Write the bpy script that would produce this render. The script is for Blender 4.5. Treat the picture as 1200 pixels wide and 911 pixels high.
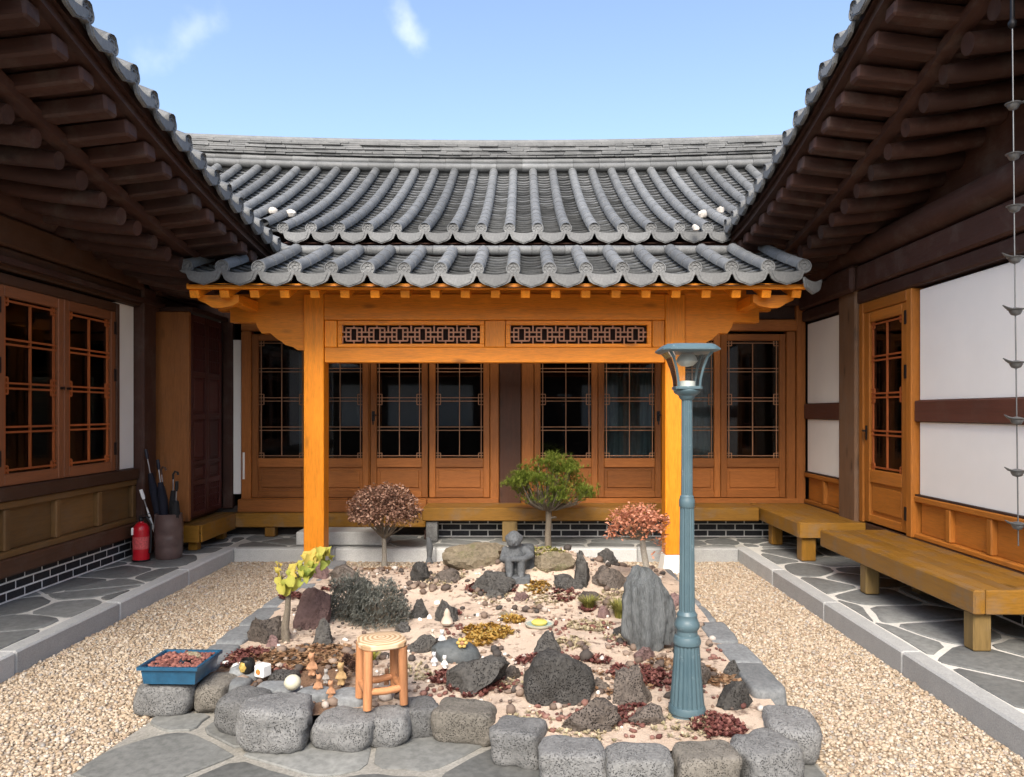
import bpy, bmesh, math, random
import numpy as np
from mathutils import Vector, Matrix, noise

random.seed(11)
for o in list(bpy.data.objects):
    bpy.data.objects.remove(o)
SC = bpy.context.scene
COL = SC.collection

# ------------------------------------------------------------------ camera
CAM_H = 1.6
FPX = 880.0            # focal length in photo pixels (photo 1200 wide)
VPX, VPY = 612.0, 483.0  # vanishing point of the courtyard axis in the photo
cd = bpy.data.cameras.new('camera')
cam = bpy.data.objects.new('camera', cd)
COL.objects.link(cam)
cam.location = (0, 0, CAM_H)
cam.rotation_euler = (math.radians(90), 0, 0)
cd.sensor_fit = 'HORIZONTAL'
cd.sensor_width = 36.0
cd.lens = 36.0 * FPX / 1200.0
cd.shift_x = -(VPX - 600.0) / 1200.0
cd.shift_y = (VPY - 455.5) / 1200.0
cd.clip_start = 0.05
cd.clip_end = 2000.0
SC.camera = cam

# ------------------------------------------------------------------ sky, sun, exposure
SUN_EL, SUN_ROT = math.radians(43), math.radians(189)
w = bpy.data.worlds.new('World')
SC.world = w
w.use_nodes = True
nt = w.node_tree
bg = nt.nodes['Background']
sky = nt.nodes.new('ShaderNodeTexSky')
sky.sky_type = 'NISHITA'
sky.sun_disc = False
sky.sun_elevation = SUN_EL
sky.sun_rotation = SUN_ROT
sky.air_density = 1.0
sky.dust_density = 3.0
sky.ozone_density = 1.0
# two thin drifting wisps of cloud, fixed in the sky
tc = nt.nodes.new('ShaderNodeTexCoord')
def wisp(direction, axis_scale, rot, size):
    mp = nt.nodes.new('ShaderNodeMapping'); mp.vector_type = 'TEXTURE'
    d = Vector(direction).normalized()
    sub = nt.nodes.new('ShaderNodeVectorMath'); sub.operation = 'SUBTRACT'
    nt.links.new(tc.outputs['Generated'], sub.inputs[0]); sub.inputs[1].default_value = d
    nt.links.new(sub.outputs[0], mp.inputs['Vector'])
    mp.inputs['Rotation'].default_value = (0, rot, 0)
    mp.inputs['Scale'].default_value = tuple(1 / k_ for k_ in axis_scale)
    ns = nt.nodes.new('ShaderNodeTexNoise'); ns.inputs['Scale'].default_value = 22; ns.inputs['Detail'].default_value = 5
    nt.links.new(tc.outputs['Generated'], ns.inputs['Vector'])
    ln = nt.nodes.new('ShaderNodeVectorMath'); ln.operation = 'LENGTH'
    nt.links.new(mp.outputs[0], ln.inputs[0])
    ad = nt.nodes.new('ShaderNodeMath'); ad.operation = 'MULTIPLY_ADD'
    nt.links.new(ns.outputs['Fac'], ad.inputs[0]); ad.inputs[1].default_value = 2.4
    nt.links.new(ln.outputs['Value'], ad.inputs[2])
    mr = nt.nodes.new('ShaderNodeMapRange'); mr.interpolation_type = 'SMOOTHSTEP'
    nt.links.new(ad.outputs[0], mr.inputs[0])
    mr.inputs[1].default_value = 0.9; mr.inputs[2].default_value = 2.3
    mr.inputs[3].default_value = size; mr.inputs[4].default_value = 0.0
    return mr.outputs[0]
m1 = wisp((-0.150, 1, 0.515), (42, 14, 22), math.radians(-16), 0.42)
m2 = wisp((-0.45, 1, 0.50), (15, 14, 50), math.radians(-36), 0.26)
mx = nt.nodes.new('ShaderNodeMath'); mx.operation = 'MAXIMUM'
nt.links.new(m1, mx.inputs[0]); nt.links.new(m2, mx.inputs[1])
mix = nt.nodes.new('ShaderNodeMix'); mix.data_type = 'RGBA'
nt.links.new(mx.outputs[0], mix.inputs[0])
nt.links.new(sky.outputs[0], mix.inputs[6])
mix.inputs[7].default_value = (5.0, 5.1, 5.2, 1)
nt.links.new(mix.outputs[2], bg.inputs['Color'])
bg.inputs['Strength'].default_value = 0.108

sd = bpy.data.lights.new('sun', 'SUN')
sd.energy = 1.5
sd.angle = math.radians(30)
sd.color = (1.0, 0.93, 0.82)
sun = bpy.data.objects.new('sun', sd)
COL.objects.link(sun)
sdir = Vector((math.sin(SUN_ROT) * math.cos(SUN_EL), math.cos(SUN_ROT) * math.cos(SUN_EL), math.sin(SUN_EL)))
sun.rotation_euler = sdir.to_track_quat('Z', 'Y').to_euler()
sun.location = (-3, -6, 12)

SC.view_settings.view_transform = 'Standard'
SC.view_settings.look = 'None'
SC.view_settings.gamma = 1.0
SC.view_settings.use_curve_mapping = False
SC.view_settings.exposure = 1.6
SC.render.engine = 'CYCLES'
SC.cycles.use_denoising = True
SC.cycles.max_bounces = 8
SC.cycles.transparent_max_bounces = 16

# ------------------------------------------------------------------ helpers
ORG = {}

def empty(name, loc, label, cat, group=None):
    o = bpy.data.objects.new(name, None)
    COL.objects.link(o)
    o.location = loc
    o.empty_display_size = 0.1
    ORG[o] = Vector(loc)
    return tag(o, label, cat, group)

def tag(o, label=None, cat=None, group=None, kind=None):
    if label: o['label'] = label
    if cat: o['category'] = cat
    if group: o['group'] = group
    if kind: o['kind'] = kind
    return o

def finish_mesh(me, smooth, angle=40):
    if smooth:
        me.polygons.foreach_set('use_smooth', [True] * len(me.polygons))
        if angle < 180:
            try:
                me.set_sharp_from_angle(angle=math.radians(angle))
            except Exception:
                pass

class MB:
    """collects shapes; build() links them as ONE mesh object"""
    def __init__(s, T=None):
        s.v = []; s.f = []; s.T = T
    def add(s, vs, fs):
        b = len(s.v)
        T = s.T
        for p in vs:
            p = Vector(p)
            s.v.append(T @ p if T is not None else p)
        for f in fs:
            s.f.append([i + b for i in f])
        return s
    def box(s, x0, x1, y0, y1, z0, z1, b=0.0):
        if x0 > x1: x0, x1 = x1, x0
        if y0 > y1: y0, y1 = y1, y0
        if z0 > z1: z0, z1 = z1, z0
        b = min(b, (x1 - x0) * .45, (y1 - y0) * .45, (z1 - z0) * .45)
        if b <= 0:
            vs = [(x, y, z) for z in (z0, z1) for y in (y0, y1) for x in (x0, x1)]
            return s.add(vs, [(0, 2, 3, 1), (4, 5, 7, 6), (0, 1, 5, 4), (2, 6, 7, 3), (0, 4, 6, 2), (1, 3, 7, 5)])
        c = ((x0 + x1) / 2, (y0 + y1) / 2, (z0 + z1) / 2)
        h = ((x1 - x0) / 2, (y1 - y0) / 2, (z1 - z0) / 2)
        vs = []; ix = {}
        for sx in (-1, 1):
            for sy in (-1, 1):
                for sz in (-1, 1):
                    for a in range(3):
                        sg = (sx, sy, sz)
                        p = [c[k] + sg[k] * (h[k] - (0 if k == a else b)) for k in range(3)]
                        ix[(sx, sy, sz, a)] = len(vs); vs.append(p)
        fs = []
        for a in range(3):
            o1, o2 = (a + 1) % 3, (a + 2) % 3
            for sg in (-1, 1):
                q = []
                for (p, r) in ((-1, -1), (1, -1), (1, 1), (-1, 1)):
                    k = [0, 0, 0]; k[a] = sg; k[o1] = p; k[o2] = r
                    q.append(ix[(*k, a)])
                fs.append(q)
        for a in range(3):       # edges along axis a
            o1, o2 = (a + 1) % 3, (a + 2) % 3
            for p in (-1, 1):
                for r in (-1, 1):
                    q = []
                    for (sg, fa) in ((-1, o1), (1, o1), (1, o2), (-1, o2)):
                        k = [0, 0, 0]; k[a] = sg; k[o1] = p; k[o2] = r
                        q.append(ix[(*k, fa)])
                    fs.append(q)
        for sx in (-1, 1):
            for sy in (-1, 1):
                for sz in (-1, 1):
                    fs.append([ix[(sx, sy, sz, a)] for a in range(3)])
        return s.add(vs, fs)
    def prism(s, poly, axis, d0, d1):
        """poly of 2D points extruded along axis ('y': poly is x,z; 'x': poly is y,z; 'z': poly is x,y)"""
        def P(p, d):
            return (p[0], d, p[1]) if axis == 'y' else (d, p[0], p[1]) if axis == 'x' else (p[0], p[1], d)
        n = len(poly)
        vs = [P(p, d0) for p in poly] + [P(p, d1) for p in poly]
        fs = [list(range(n))[::-1], list(range(n, 2 * n))]
        fs += [(i, (i + 1) % n, n + (i + 1) % n, n + i) for i in range(n)]
        return s.add(vs, fs)
    def beam(s, p, q, wd, ht, up=(0, 0, 1), b=0.0):
        """rectangular bar from p to q"""
        p = Vector(p); q = Vector(q); t = (q - p); L = t.length; t.normalize()
        sd_ = t.cross(Vector(up)).normalized(); u = sd_.cross(t)
        M = Matrix((sd_, t, u)).transposed().to_4x4(); M.translation = p
        T0 = s.T; s.T = (T0 @ M) if T0 is not None else M
        s.box(-wd / 2, wd / 2, 0, L, -ht / 2, ht / 2, b)
        s.T = T0
        return s
    def tube(s, pts, rads, n=8, cap=True, squash=1.0):
        pts = [Vector(p) for p in pts]
        if not hasattr(rads, '__len__'): rads = [rads] * len(pts)
        vs = []; fs = []
        ref = Vector((0.13, 0.31, 0.94))
        t0 = (pts[1] - pts[0]).normalized()
        a = t0.cross(ref).normalized()
        for i, p in enumerate(pts):
            t = (pts[min(i + 1, len(pts) - 1)] - pts[max(i - 1, 0)]).normalized()
            a = (a - t * a.dot(t)).normalized(); b_ = t.cross(a)
            for k in range(n):
                an = 2 * math.pi * k / n
                vs.append(p + a * math.cos(an) * rads[i] + b_ * math.sin(an) * rads[i] * squash)
        for i in range(len(pts) - 1):
            for k in range(n):
                k2 = (k + 1) % n
                fs.append((i * n + k, i * n + k2, (i + 1) * n + k2, (i + 1) * n + k))
        if cap:
            fs.append(list(range(n))[::-1]); fs.append([(len(pts) - 1) * n + k for k in range(n)])
        return s.add(vs, fs)
    def lathe(s, prof, n=16, c=(0, 0, 0), cap=True):
        vs = []; fs = []
        for (r, z) in prof:
            for k in range(n):
                a = 2 * math.pi * k / n
                vs.append((c[0] + r * math.cos(a), c[1] + r * math.sin(a), c[2] + z))
        m = len(prof)
        for i in range(m - 1):
            for k in range(n):
                k2 = (k + 1) % n
                fs.append((i * n + k, i * n + k2, (i + 1) * n + k2, (i + 1) * n + k))
        if cap:
            fs.append(list(range(n))[::-1]); fs.append([(m - 1) * n + k for k in range(n)])
        return s.add(vs, fs)
    def mesh(s, name, off=(0, 0, 0), smooth=False, recalc=True, angle=40):
        off = Vector(off)
        me = bpy.data.meshes.new(name)
        me.from_pydata([tuple(p - off) for p in s.v], [], s.f)
        if recalc:
            bm = bmesh.new(); bm.from_mesh(me)
            bmesh.ops.recalc_face_normals(bm, faces=bm.faces)
            bm.to_mesh(me); bm.free()
        finish_mesh(me, smooth, angle)
        return me
    def build(s, name, m, parent=None, smooth=False, org=None, recalc=True, angle=40, label=None):
        o0 = ORG[parent] if parent is not None else Vector(org or (0, 0, 0))
        me = s.mesh(name, o0, smooth, recalc, angle)
        me.materials.append(m)
        o = bpy.data.objects.new(name, me)
        COL.objects.link(o)
        if parent is not None:
            o.parent = parent
        else:
            o.location = o0
        ORG[o] = o0
        if label: o['label'] = label
        return o

def piece(name, me, parent, loc, rot=(0, 0, 0), scale=(1, 1, 1)):
    """an object on shared mesh data, at a world place, under parent"""
    o = bpy.data.objects.new(name, me)
    COL.objects.link(o)
    o.parent = parent
    o.location = Vector(loc) - ORG[parent]
    o.rotation_euler = rot
    o.scale = scale
    ORG[o] = Vector(loc)
    return o

# ------------------------------------------------------------------ materials
MATS = {}
class N:
    """small node helper"""
    def __init__(s, name):
        s.m = bpy.data.materials.new(name); s.m.use_nodes = True
        s.t = s.m.node_tree; s.b = s.t.nodes['Principled BSDF']
        s.tc = s.t.nodes.new('ShaderNodeTexCoord')
    def n(s, typ, **kw):
        nd = s.t.nodes.new(typ)
        for k, v in kw.items():
            if k.startswith('i_'):
                nd.inputs[k[2:].replace('_', ' ')].default_value = v
            else:
                setattr(nd, k, v)
        return nd
    def l(s, a, b): s.t.links.new(a, b)
    def map(s, scale, rot=(0, 0, 0), src='Object'):
        mp = s.n('ShaderNodeMapping'); mp.inputs['Scale'].default_value = scale; mp.inputs['Rotation'].default_value = rot
        s.l(s.tc.outputs[src], mp.inputs[0]); return mp.outputs[0]
    def noise(s, vec, scale, detail=4, rough=.55, dist=0.0):
        t = s.n('ShaderNodeTexNoise'); t.inputs['Scale'].default_value = scale; t.inputs['Detail'].default_value = detail
        t.inputs['Roughness'].default_value = rough; t.inputs['Distortion'].default_value = dist
        if vec is not None: s.l(vec, t.inputs['Vector'])
        return t.outputs['Fac']
    def voro(s, vec, scale, feature='F1', out='Distance'):
        t = s.n('ShaderNodeTexVoronoi'); t.feature = feature; t.inputs['Scale'].default_value = scale
        if vec is not None: s.l(vec, t.inputs['Vector'])
        return t.outputs[out]
    def ramp(s, fac, stops):
        r = s.n('ShaderNodeValToRGB'); e = r.color_ramp.elements
        while len(e) > 1: e.remove(e[-1])
        e[0].position = stops[0][0]; e[0].color = (*stops[0][1], 1)
        for p, c in stops[1:]:
            x = e.new(p); x.color = (*c, 1)
        s.l(fac, r.inputs[0]); return r.outputs[0]
    def mixc(s, a, b, fac, mode='MIX'):
        x = s.n('ShaderNodeMix'); x.data_type = 'RGBA'; x.blend_type = mode
        for i, v in ((0, fac), (6, a), (7, b)):
            if hasattr(v, 'node'): s.l(v, x.inputs[i])
            else: x.inputs[i].default_value = v if i == 0 else (*v, 1)
        return x.outputs[2]
    def math(s, op, a, b=None, clamp=False):
        x = s.n('ShaderNodeMath'); x.operation = op; x.use_clamp = clamp
        for i, v in ((0, a), (1, b)):
            if v is None: continue
            if hasattr(v, 'node'): s.l(v, x.inputs[i])
            else: x.inputs[i].default_value = v
        return x.outputs[0]
    def rnd(s):
        return s.n('ShaderNodeObjectInfo').outputs['Random']
    def hsv(s, col, h=None, sat=None, val=None):
        x = s.n('ShaderNodeHueSaturation')
        s.l(col, x.inputs['Color'])
        for nm, v in (('Hue', h), ('Saturation', sat), ('Value', val)):
            if v is None: continue
            if hasattr(v, 'node'): s.l(v, x.inputs[nm])
            else: x.inputs[nm].default_value = v
        return x.outputs[0]
    def rng(s, v, a, b, c, d):
        x = s.n('ShaderNodeMapRange'); s.l(v, x.inputs[0])
        for i, k in enumerate((a, b, c, d)): x.inputs[i + 1].default_value = k
        return x.outputs[0]
    def bump(s, h, strength=.3, dist=.01):
        x = s.n('ShaderNodeBump'); x.inputs['Strength'].default_value = strength; x.inputs['Distance'].default_value = dist
        s.l(h, x.inputs['Height']); s.l(x.outputs[0], s.b.inputs['Normal'])
    def done(s, col=None, rough=.6, spec=.4, metal=0.0):
        if col is not None:
            if hasattr(col, 'node'): s.l(col, s.b.inputs['Base Color'])
            else: s.b.inputs['Base Color'].default_value = (*col, 1)
        if hasattr(rough, 'node'): s.l(rough, s.b.inputs['Roughness'])
        else: s.b.inputs['Roughness'].default_value = rough
        s.b.inputs['Specular IOR Level'].default_value = spec
        s.b.inputs['Metallic'].default_value = metal
        return s.m

def sc3(c, k): return tuple(min(1.0, x * k) for x in c)

def wood(name, c, axis, rough=.5, knots=True, wear=0.0, spec=.35):
    """timber with grain along an axis 'x','y','z'"""
    key = (name, axis)
    if key in MATS: return MATS[key]
    s = N(name + '_' + axis)
    st = {'x': (1.2, 14, 14), 'y': (14, 1.2, 14), 'z': (14, 14, 1.2)}[axis]
    r = s.rnd()
    off = s.n('ShaderNodeVectorMath', operation='ADD')
    s.l(s.tc.outputs['Object'], off.inputs[0])
    cmb = s.n('ShaderNodeCombineXYZ')
    k = s.math('MULTIPLY', r, 7.3)
    for i in range(3): s.l(k, cmb.inputs[i])
    s.l(cmb.outputs[0], off.inputs[1])
    mp = s.n('ShaderNodeMapping'); mp.inputs['Scale'].default_value = st; s.l(off.outputs[0], mp.inputs[0])
    g1 = s.noise(mp.outputs[0], 1.5, 6, .6, 1.2)
    mp2 = s.n('ShaderNodeMapping'); mp2.inputs['Scale'].default_value = tuple(x * 5 for x in st); s.l(off.outputs[0], mp2.inputs[0])
    g2 = s.noise(mp2.outputs[0], 2.0, 3, .6)
    col = s.ramp(g1, [(.22, sc3(c, .5)), (.5, c), (.78, sc3(c, 1.35))])
    col = s.mixc(col, s.ramp(g2, [(.35, sc3(c, .42)), (.6, sc3(c, 1.12))]), .42)
    big = s.noise(off.outputs[0], 1.1, 3)
    col = s.mixc(col, s.ramp(big, [(.35, sc3(c, .7)), (.65, sc3(c, 1.15))]), .3)
    if knots:
        kst = {'x': (3, 9, 9), 'y': (9, 3, 9), 'z': (9, 9, 3)}[axis]
        mp3 = s.n('ShaderNodeMapping'); mp3.inputs['Scale'].default_value = kst; s.l(off.outputs[0], mp3.inputs[0])
        v = s.voro(mp3.outputs[0], .55)
        kf = s.rng(v, .05, .16, .8, 0.0)
        col = s.mixc(col, sc3(c, .35), kf)
    if wear > 0:
        wn = s.noise(off.outputs[0], 4, 6, .7)
        col = s.mixc(col, (.16, .14, .12), s.rng(wn, .5, .75, 0, wear))
    val = s.rng(r, 0, 1, .74, 1.2)
    col = s.hsv(col, None, None, val)
    s.bump(g2, .25, .004)
    ro = s.rng(g2, .3, .7, rough - .08, rough + .12)
    MATS[key] = s.done(col, ro, spec)
    return MATS[key]

C_PORCH = (0.80, 0.265, 0.014)
C_DOOR = (0.34, 0.120, 0.028)
C_DARK = (0.050, 0.021, 0.014)
C_LEFT = (0.075, 0.034, 0.018)
C_PANEL = (0.42, 0.150, 0.024)
C_MARU = (0.25, 0.120, 0.016)
C_WIN = (0.25, 0.092, 0.038)
def W_porch(a): return wood('porch_pine', C_PORCH, a, .42, True)
def W_door(a): return wood('door_cedar', C_DOOR, a, .42, False)
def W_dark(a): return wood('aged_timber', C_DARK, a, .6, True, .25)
def W_left(a): return wood('brown_timber', C_LEFT, a, .55, True, .2)
def W_panel(a): return wood('panel_pine', C_PANEL, a, .45, True, .1)
def W_maru(a): return wood('floor_pine', C_MARU, a, .42, True, .6)
def W_win(a): return wood('window_cedar', C_WIN, a, .5, False)
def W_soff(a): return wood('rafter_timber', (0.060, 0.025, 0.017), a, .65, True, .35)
def W_red(a): return wood('red_lacquer_wood', (0.085, 0.022, 0.018), a, .42, False)
def W_lat(a): return wood('lattice_cedar', (0.42, 0.11, 0.028), a, .5, False)
def W_lat2(a): return wood('lattice_tan', (0.40, 0.21, 0.11), a, .5, False)

def tile_mat():
    s = N('roof_tile')
    v = s.map((1, 1, 1))
    a = s.noise(v, 5, 6, .65); b = s.noise(v, 60, 4, .6)
    col = s.ramp(a, [(.3, (.090, .094, .096)), (.55, (.140, .146, .149)), (.75, (.20, .204, .204))])
    col = s.mixc(col, s.ramp(b, [(.4, (.10, .105, .11)), (.7, (.24, .245, .25))]), .3)
    col = s.hsv(col, None, None, s.rng(s.rnd(), 0, 1, .78, 1.25))
    lich = s.rng(s.noise(v, 9, 5, .7), .62, .72, 0, .35)
    col = s.mixc(col, (.30, .30, .26), lich)
    s.bump(b, .3, .004)
    return s.done(col, .62, .35)
M_TILE = tile_mat()

def stone_mat(name, c0, c1, scale=12, pores=0.0, bump=.5, rough=.85, spots=None, streak=None):
    s = N(name)
    v = s.map((1, 1, 1))
    r = s.rnd()
    off = s.n('ShaderNodeVectorMath', operation='ADD'); s.l(v, off.inputs[0])
    cm = s.n('ShaderNodeCombineXYZ'); k = s.math('MULTIPLY', r, 9.1)
    for i in range(3): s.l(k, cm.inputs[i])
    s.l(cm.outputs[0], off.inputs[1])
    vv = off.outputs[0]
    if streak is not None:
        mp = s.n('ShaderNodeMapping'); mp.inputs['Scale'].default_value = streak; s.l(vv, mp.inputs[0]); vv = mp.outputs[0]
    a = s.noise(vv, scale * .35, 6, .65); b = s.noise(vv, scale * 4, 5, .65)
    col = s.ramp(a, [(.3, c0), (.7, c1)])
    col = s.mixc(col, s.ramp(b, [(.35, sc3(c0, .75)), (.65, sc3(c1, 1.15))]), .45)
    h = s.math('ADD', s.math('MULTIPLY', a, .8), s.math('MULTIPLY', b, .5))
    if pores > 0:
        p = s.voro(vv, scale * 8.5)
        pf = s.rng(p, .12, .42, 1, 0)
        gate = s.rng(s.noise(vv, scale * .8, 3), .34, .55, .15 * pores, pores)
        pf = s.math('MULTIPLY', pf, gate)
        col = s.mixc(col, sc3(c0, .35), pf)
        h = s.math('SUBTRACT', h, s.math('MULTIPLY', pf, 1.2))
    if spots:
        sf = s.rng(s.noise(vv, scale * .7, 6, .7), .55, .7, 0, .8)
        col = s.mixc(col, spots, sf)
    col = s.hsv(col, None, None, s.rng(r, 0, 1, .74, 1.22))
    s.bump(h, bump, .012)
    return s.done(col, rough, .3)
M_BASALT = stone_mat('basalt_block', (.115, .116, .115), (.22, .22, .216), 14, .9, .7)
M_BASALT_TAN = stone_mat('basalt_block_tan', (.14, .128, .108), (.24, .22, .19), 14, .9, .7)
M_KERBTOP = stone_mat('grey_edge_stone', (.14, .15, .155), (.24, .25, .255), 10, .25, .4)
M_ROCK = stone_mat('dark_rock', (.040, .038, .036), (.100, .095, .088), 12, .8, 1.0)
M_ROCK_BR = stone_mat('brown_rock', (.055, .046, .040), (.135, .112, .095), 12, .8, 1.0)
M_ROCK_RED = stone_mat('purple_brown_rock', (.10, .060, .058), (.20, .13, .12), 9, .4, .9)
M_ROCK_TAN = stone_mat('tan_mossy_rock', (.14, .115, .075), (.30, .245, .17), 9, .4, .9, spots=(.12, .13, .04))
M_SLATE = stone_mat('blue_grey_slate', (.050, .058, .062), (.24, .255, .26), 12, 0, 1.0, streak=(4.5, 4.5, .45))
M_GRANITE = stone_mat('granite', (.38, .388, .385), (.50, .505, .495), 30, .15, .2, .75)
M_FLAG = stone_mat('flagstone', (.135, .140, .136), (.205, .21, .203), 6, .1, .25, .7)
M_MORTAR = stone_mat('mortar', (.44, .43, .395), (.58, .565, .525), 20, .1, .3, .9)
M_STATUE = stone_mat('carved_basalt', (.055, .060, .066), (.115, .122, .128), 16, .5, .4)

M_BRICK = stone_mat('black_brick', (.018, .019, .022), (.040, .042, .046), 12, .2, .3, .7)
M_BRICKMORTAR = stone_mat('white_brick_mortar', (.72, .71, .68), (.82, .81, .78), 14, 0, .2, .9)

def plain(name, c, rough=.5, spec=.4, metal=0.0, var=.12, nscale=18, bump=0.0):
    if name in MATS: return MATS[name]
    s = N(name)
    v = s.map((1, 1, 1)); a = s.noise(v, nscale, 5, .6)
    col = s.ramp(a, [(.3, sc3(c, 1 - var)), (.7, sc3(c, 1 + var))])
    if bump > 0: s.bump(a, bump, .005)
    MATS[name] = s.done(col, rough, spec, metal)
    return MATS[name]

def glass_mat(name='window_glass', tint=(.55, .6, .62), rough=.03):
    m = bpy.data.materials.new(name); m.use_nodes = True
    t = m.node_tree; t.nodes.remove(t.nodes['Principled BSDF'])
    out = t.nodes['Material Output']
    tr = t.nodes.new('ShaderNodeBsdfTransparent'); tr.inputs[0].default_value = (*tint, 1)
    gl = t.nodes.new('ShaderNodeBsdfGlossy'); gl.inputs['Roughness'].default_value = rough
    fr = t.nodes.new('ShaderNodeFresnel'); fr.inputs[0].default_value = 1.5
    ns = t.nodes.new('ShaderNodeTexNoise'); ns.inputs['Scale'].default_value = 2.2
    bp = t.nodes.new('ShaderNodeBump'); bp.inputs['Strength'].default_value = .04
    t.links.new(ns.outputs['Fac'], bp.inputs['Height']); t.links.new(bp.outputs[0], gl.inputs['Normal'])
    mx_ = t.nodes.new('ShaderNodeMixShader')
    t.links.new(fr.outputs[0], mx_.inputs[0]); t.links.new(tr.outputs[0], mx_.inputs[1]); t.links.new(gl.outputs[0], mx_.inputs[2])
    t.links.new(mx_.outputs[0], out.inputs[0])
    return m
M_WHITE = plain('white_plaster', (.86, .845, .80), .85, .2, 0, .025, 2.5, .08)
M_GLASS = glass_mat()
M_LAMPGLASS = glass_mat('lamp_glass', (.80, .83, .82), .22)
M_IRON = plain('black_iron', (.02, .02, .022), .45, .5, .6)
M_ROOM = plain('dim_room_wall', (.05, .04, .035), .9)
M_CURTAIN_REFLECTION = plain('pale_curtain_or_reflection', (.42, .47, .45), .95)

def foliage(name, c0, c1, c2, trans=.25, rough=.6):
    """leaf colour varies leaf by leaf through the colour attribute"""
    s = N(name)
    at_ = s.n('ShaderNodeAttribute', attribute_name='tone')
    col = s.ramp(at_.outputs['Fac'], [(0, c0), (.5, c1), (1, c2)])
    m = s.done(col, rough, .25)
    tl = s.n('ShaderNodeBsdfTranslucent'); s.l(col, tl.inputs[0])
    ms = s.n('ShaderNodeMixShader'); ms.inputs[0].default_value = trans
    out = s.t.nodes['Material Output']
    s.l(s.b.outputs[0], ms.inputs[1]); s.l(tl.outputs[0], ms.inputs[2]); s.l(ms.outputs[0], out.inputs[0])
    return m

def soup(name, V, F, mat, parent=None, tone=None, org=(0, 0, 0), smooth=False):
    """mesh from numpy arrays: V (n,3) world, F (m,k) faces, tone per face-vertex-vertex value"""
    o0 = ORG[parent] if parent is not None else Vector(org)
    V = np.asarray(V, dtype=np.float32) - np.array(o0, dtype=np.float32)
    F = np.asarray(F, dtype=np.int32)
    me = bpy.data.meshes.new(name)
    me.vertices.add(len(V)); me.vertices.foreach_set('co', V.ravel())
    k = F.shape[1]
    me.loops.add(F.size); me.loops.foreach_set('vertex_index', F.ravel())
    me.polygons.add(len(F))
    me.polygons.foreach_set('loop_start', np.arange(0, F.size, k, dtype=np.int32))
    if smooth: me.polygons.foreach_set('use_smooth', np.ones(len(F), dtype=bool))
    me.update(calc_edges=True)
    if tone is not None:
        a = me.attributes.new('tone', 'FLOAT', 'POINT'); a.data.foreach_set('value', np.asarray(tone, dtype=np.float32))
    me.materials.append(mat)
    o = bpy.data.objects.new(name, me); COL.objects.link(o)
    if parent is not None: o.parent = parent
    else: o.location = o0
    ORG[o] = o0
    return o

# ================================================================== SETTING: ground, gravel, walkways
def gravel_ground_mat():
    s = N('gravel_base')
    v = s.map((1, 1, 1))
    c = s.voro(v, 45, 'F1', 'Color'); d = s.voro(v, 45)
    x = s.n('ShaderNodeSeparateColor'); s.l(c, x.inputs[0])
    col = s.ramp(x.outputs[0], [(0, (.22, .165, .118)), (.4, (.34, .265, .19)), (.75, (.42, .35, .265)), (1, (.32, .28, .235))])
    s.bump(d, .6, .01)
    return s.done(col, .9, .2)
M_GRAVELBASE = gravel_ground_mat()
M_EARTH = plain('trodden_earth', (.30, .25, .19), .95, .1, 0, .25, 2)

mb = MB(); mb.add([(-600, -600, -.03), (600, -600, -.03), (600, 600, -.03), (-600, 600, -.03)], [(0, 1, 2, 3)])
tag(mb.build('ground', M_EARTH), 'wide earth ground under and around the courtyard', 'ground', kind='structure')
mb = MB(); mb.add([(-3.2, -2, 0), (2.45, -2, 0), (2.45, 8.1, 0), (-3.2, 8.1, 0)], [(0, 1, 2, 3)])
tag(mb.build('gravel_bed', M_GRAVELBASE), 'pale gravel bed of the courtyard between the stone kerbs', 'gravel bed', kind='structure')

KL, KR, KB = -3.08, 2.31, 8.0     # faces of the kerbs
WZ = .14                          # walkway level
XL, XR = -3.9, 3.35               # faces of the two wings
YB = 9.0                          # door wall of the hall

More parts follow.
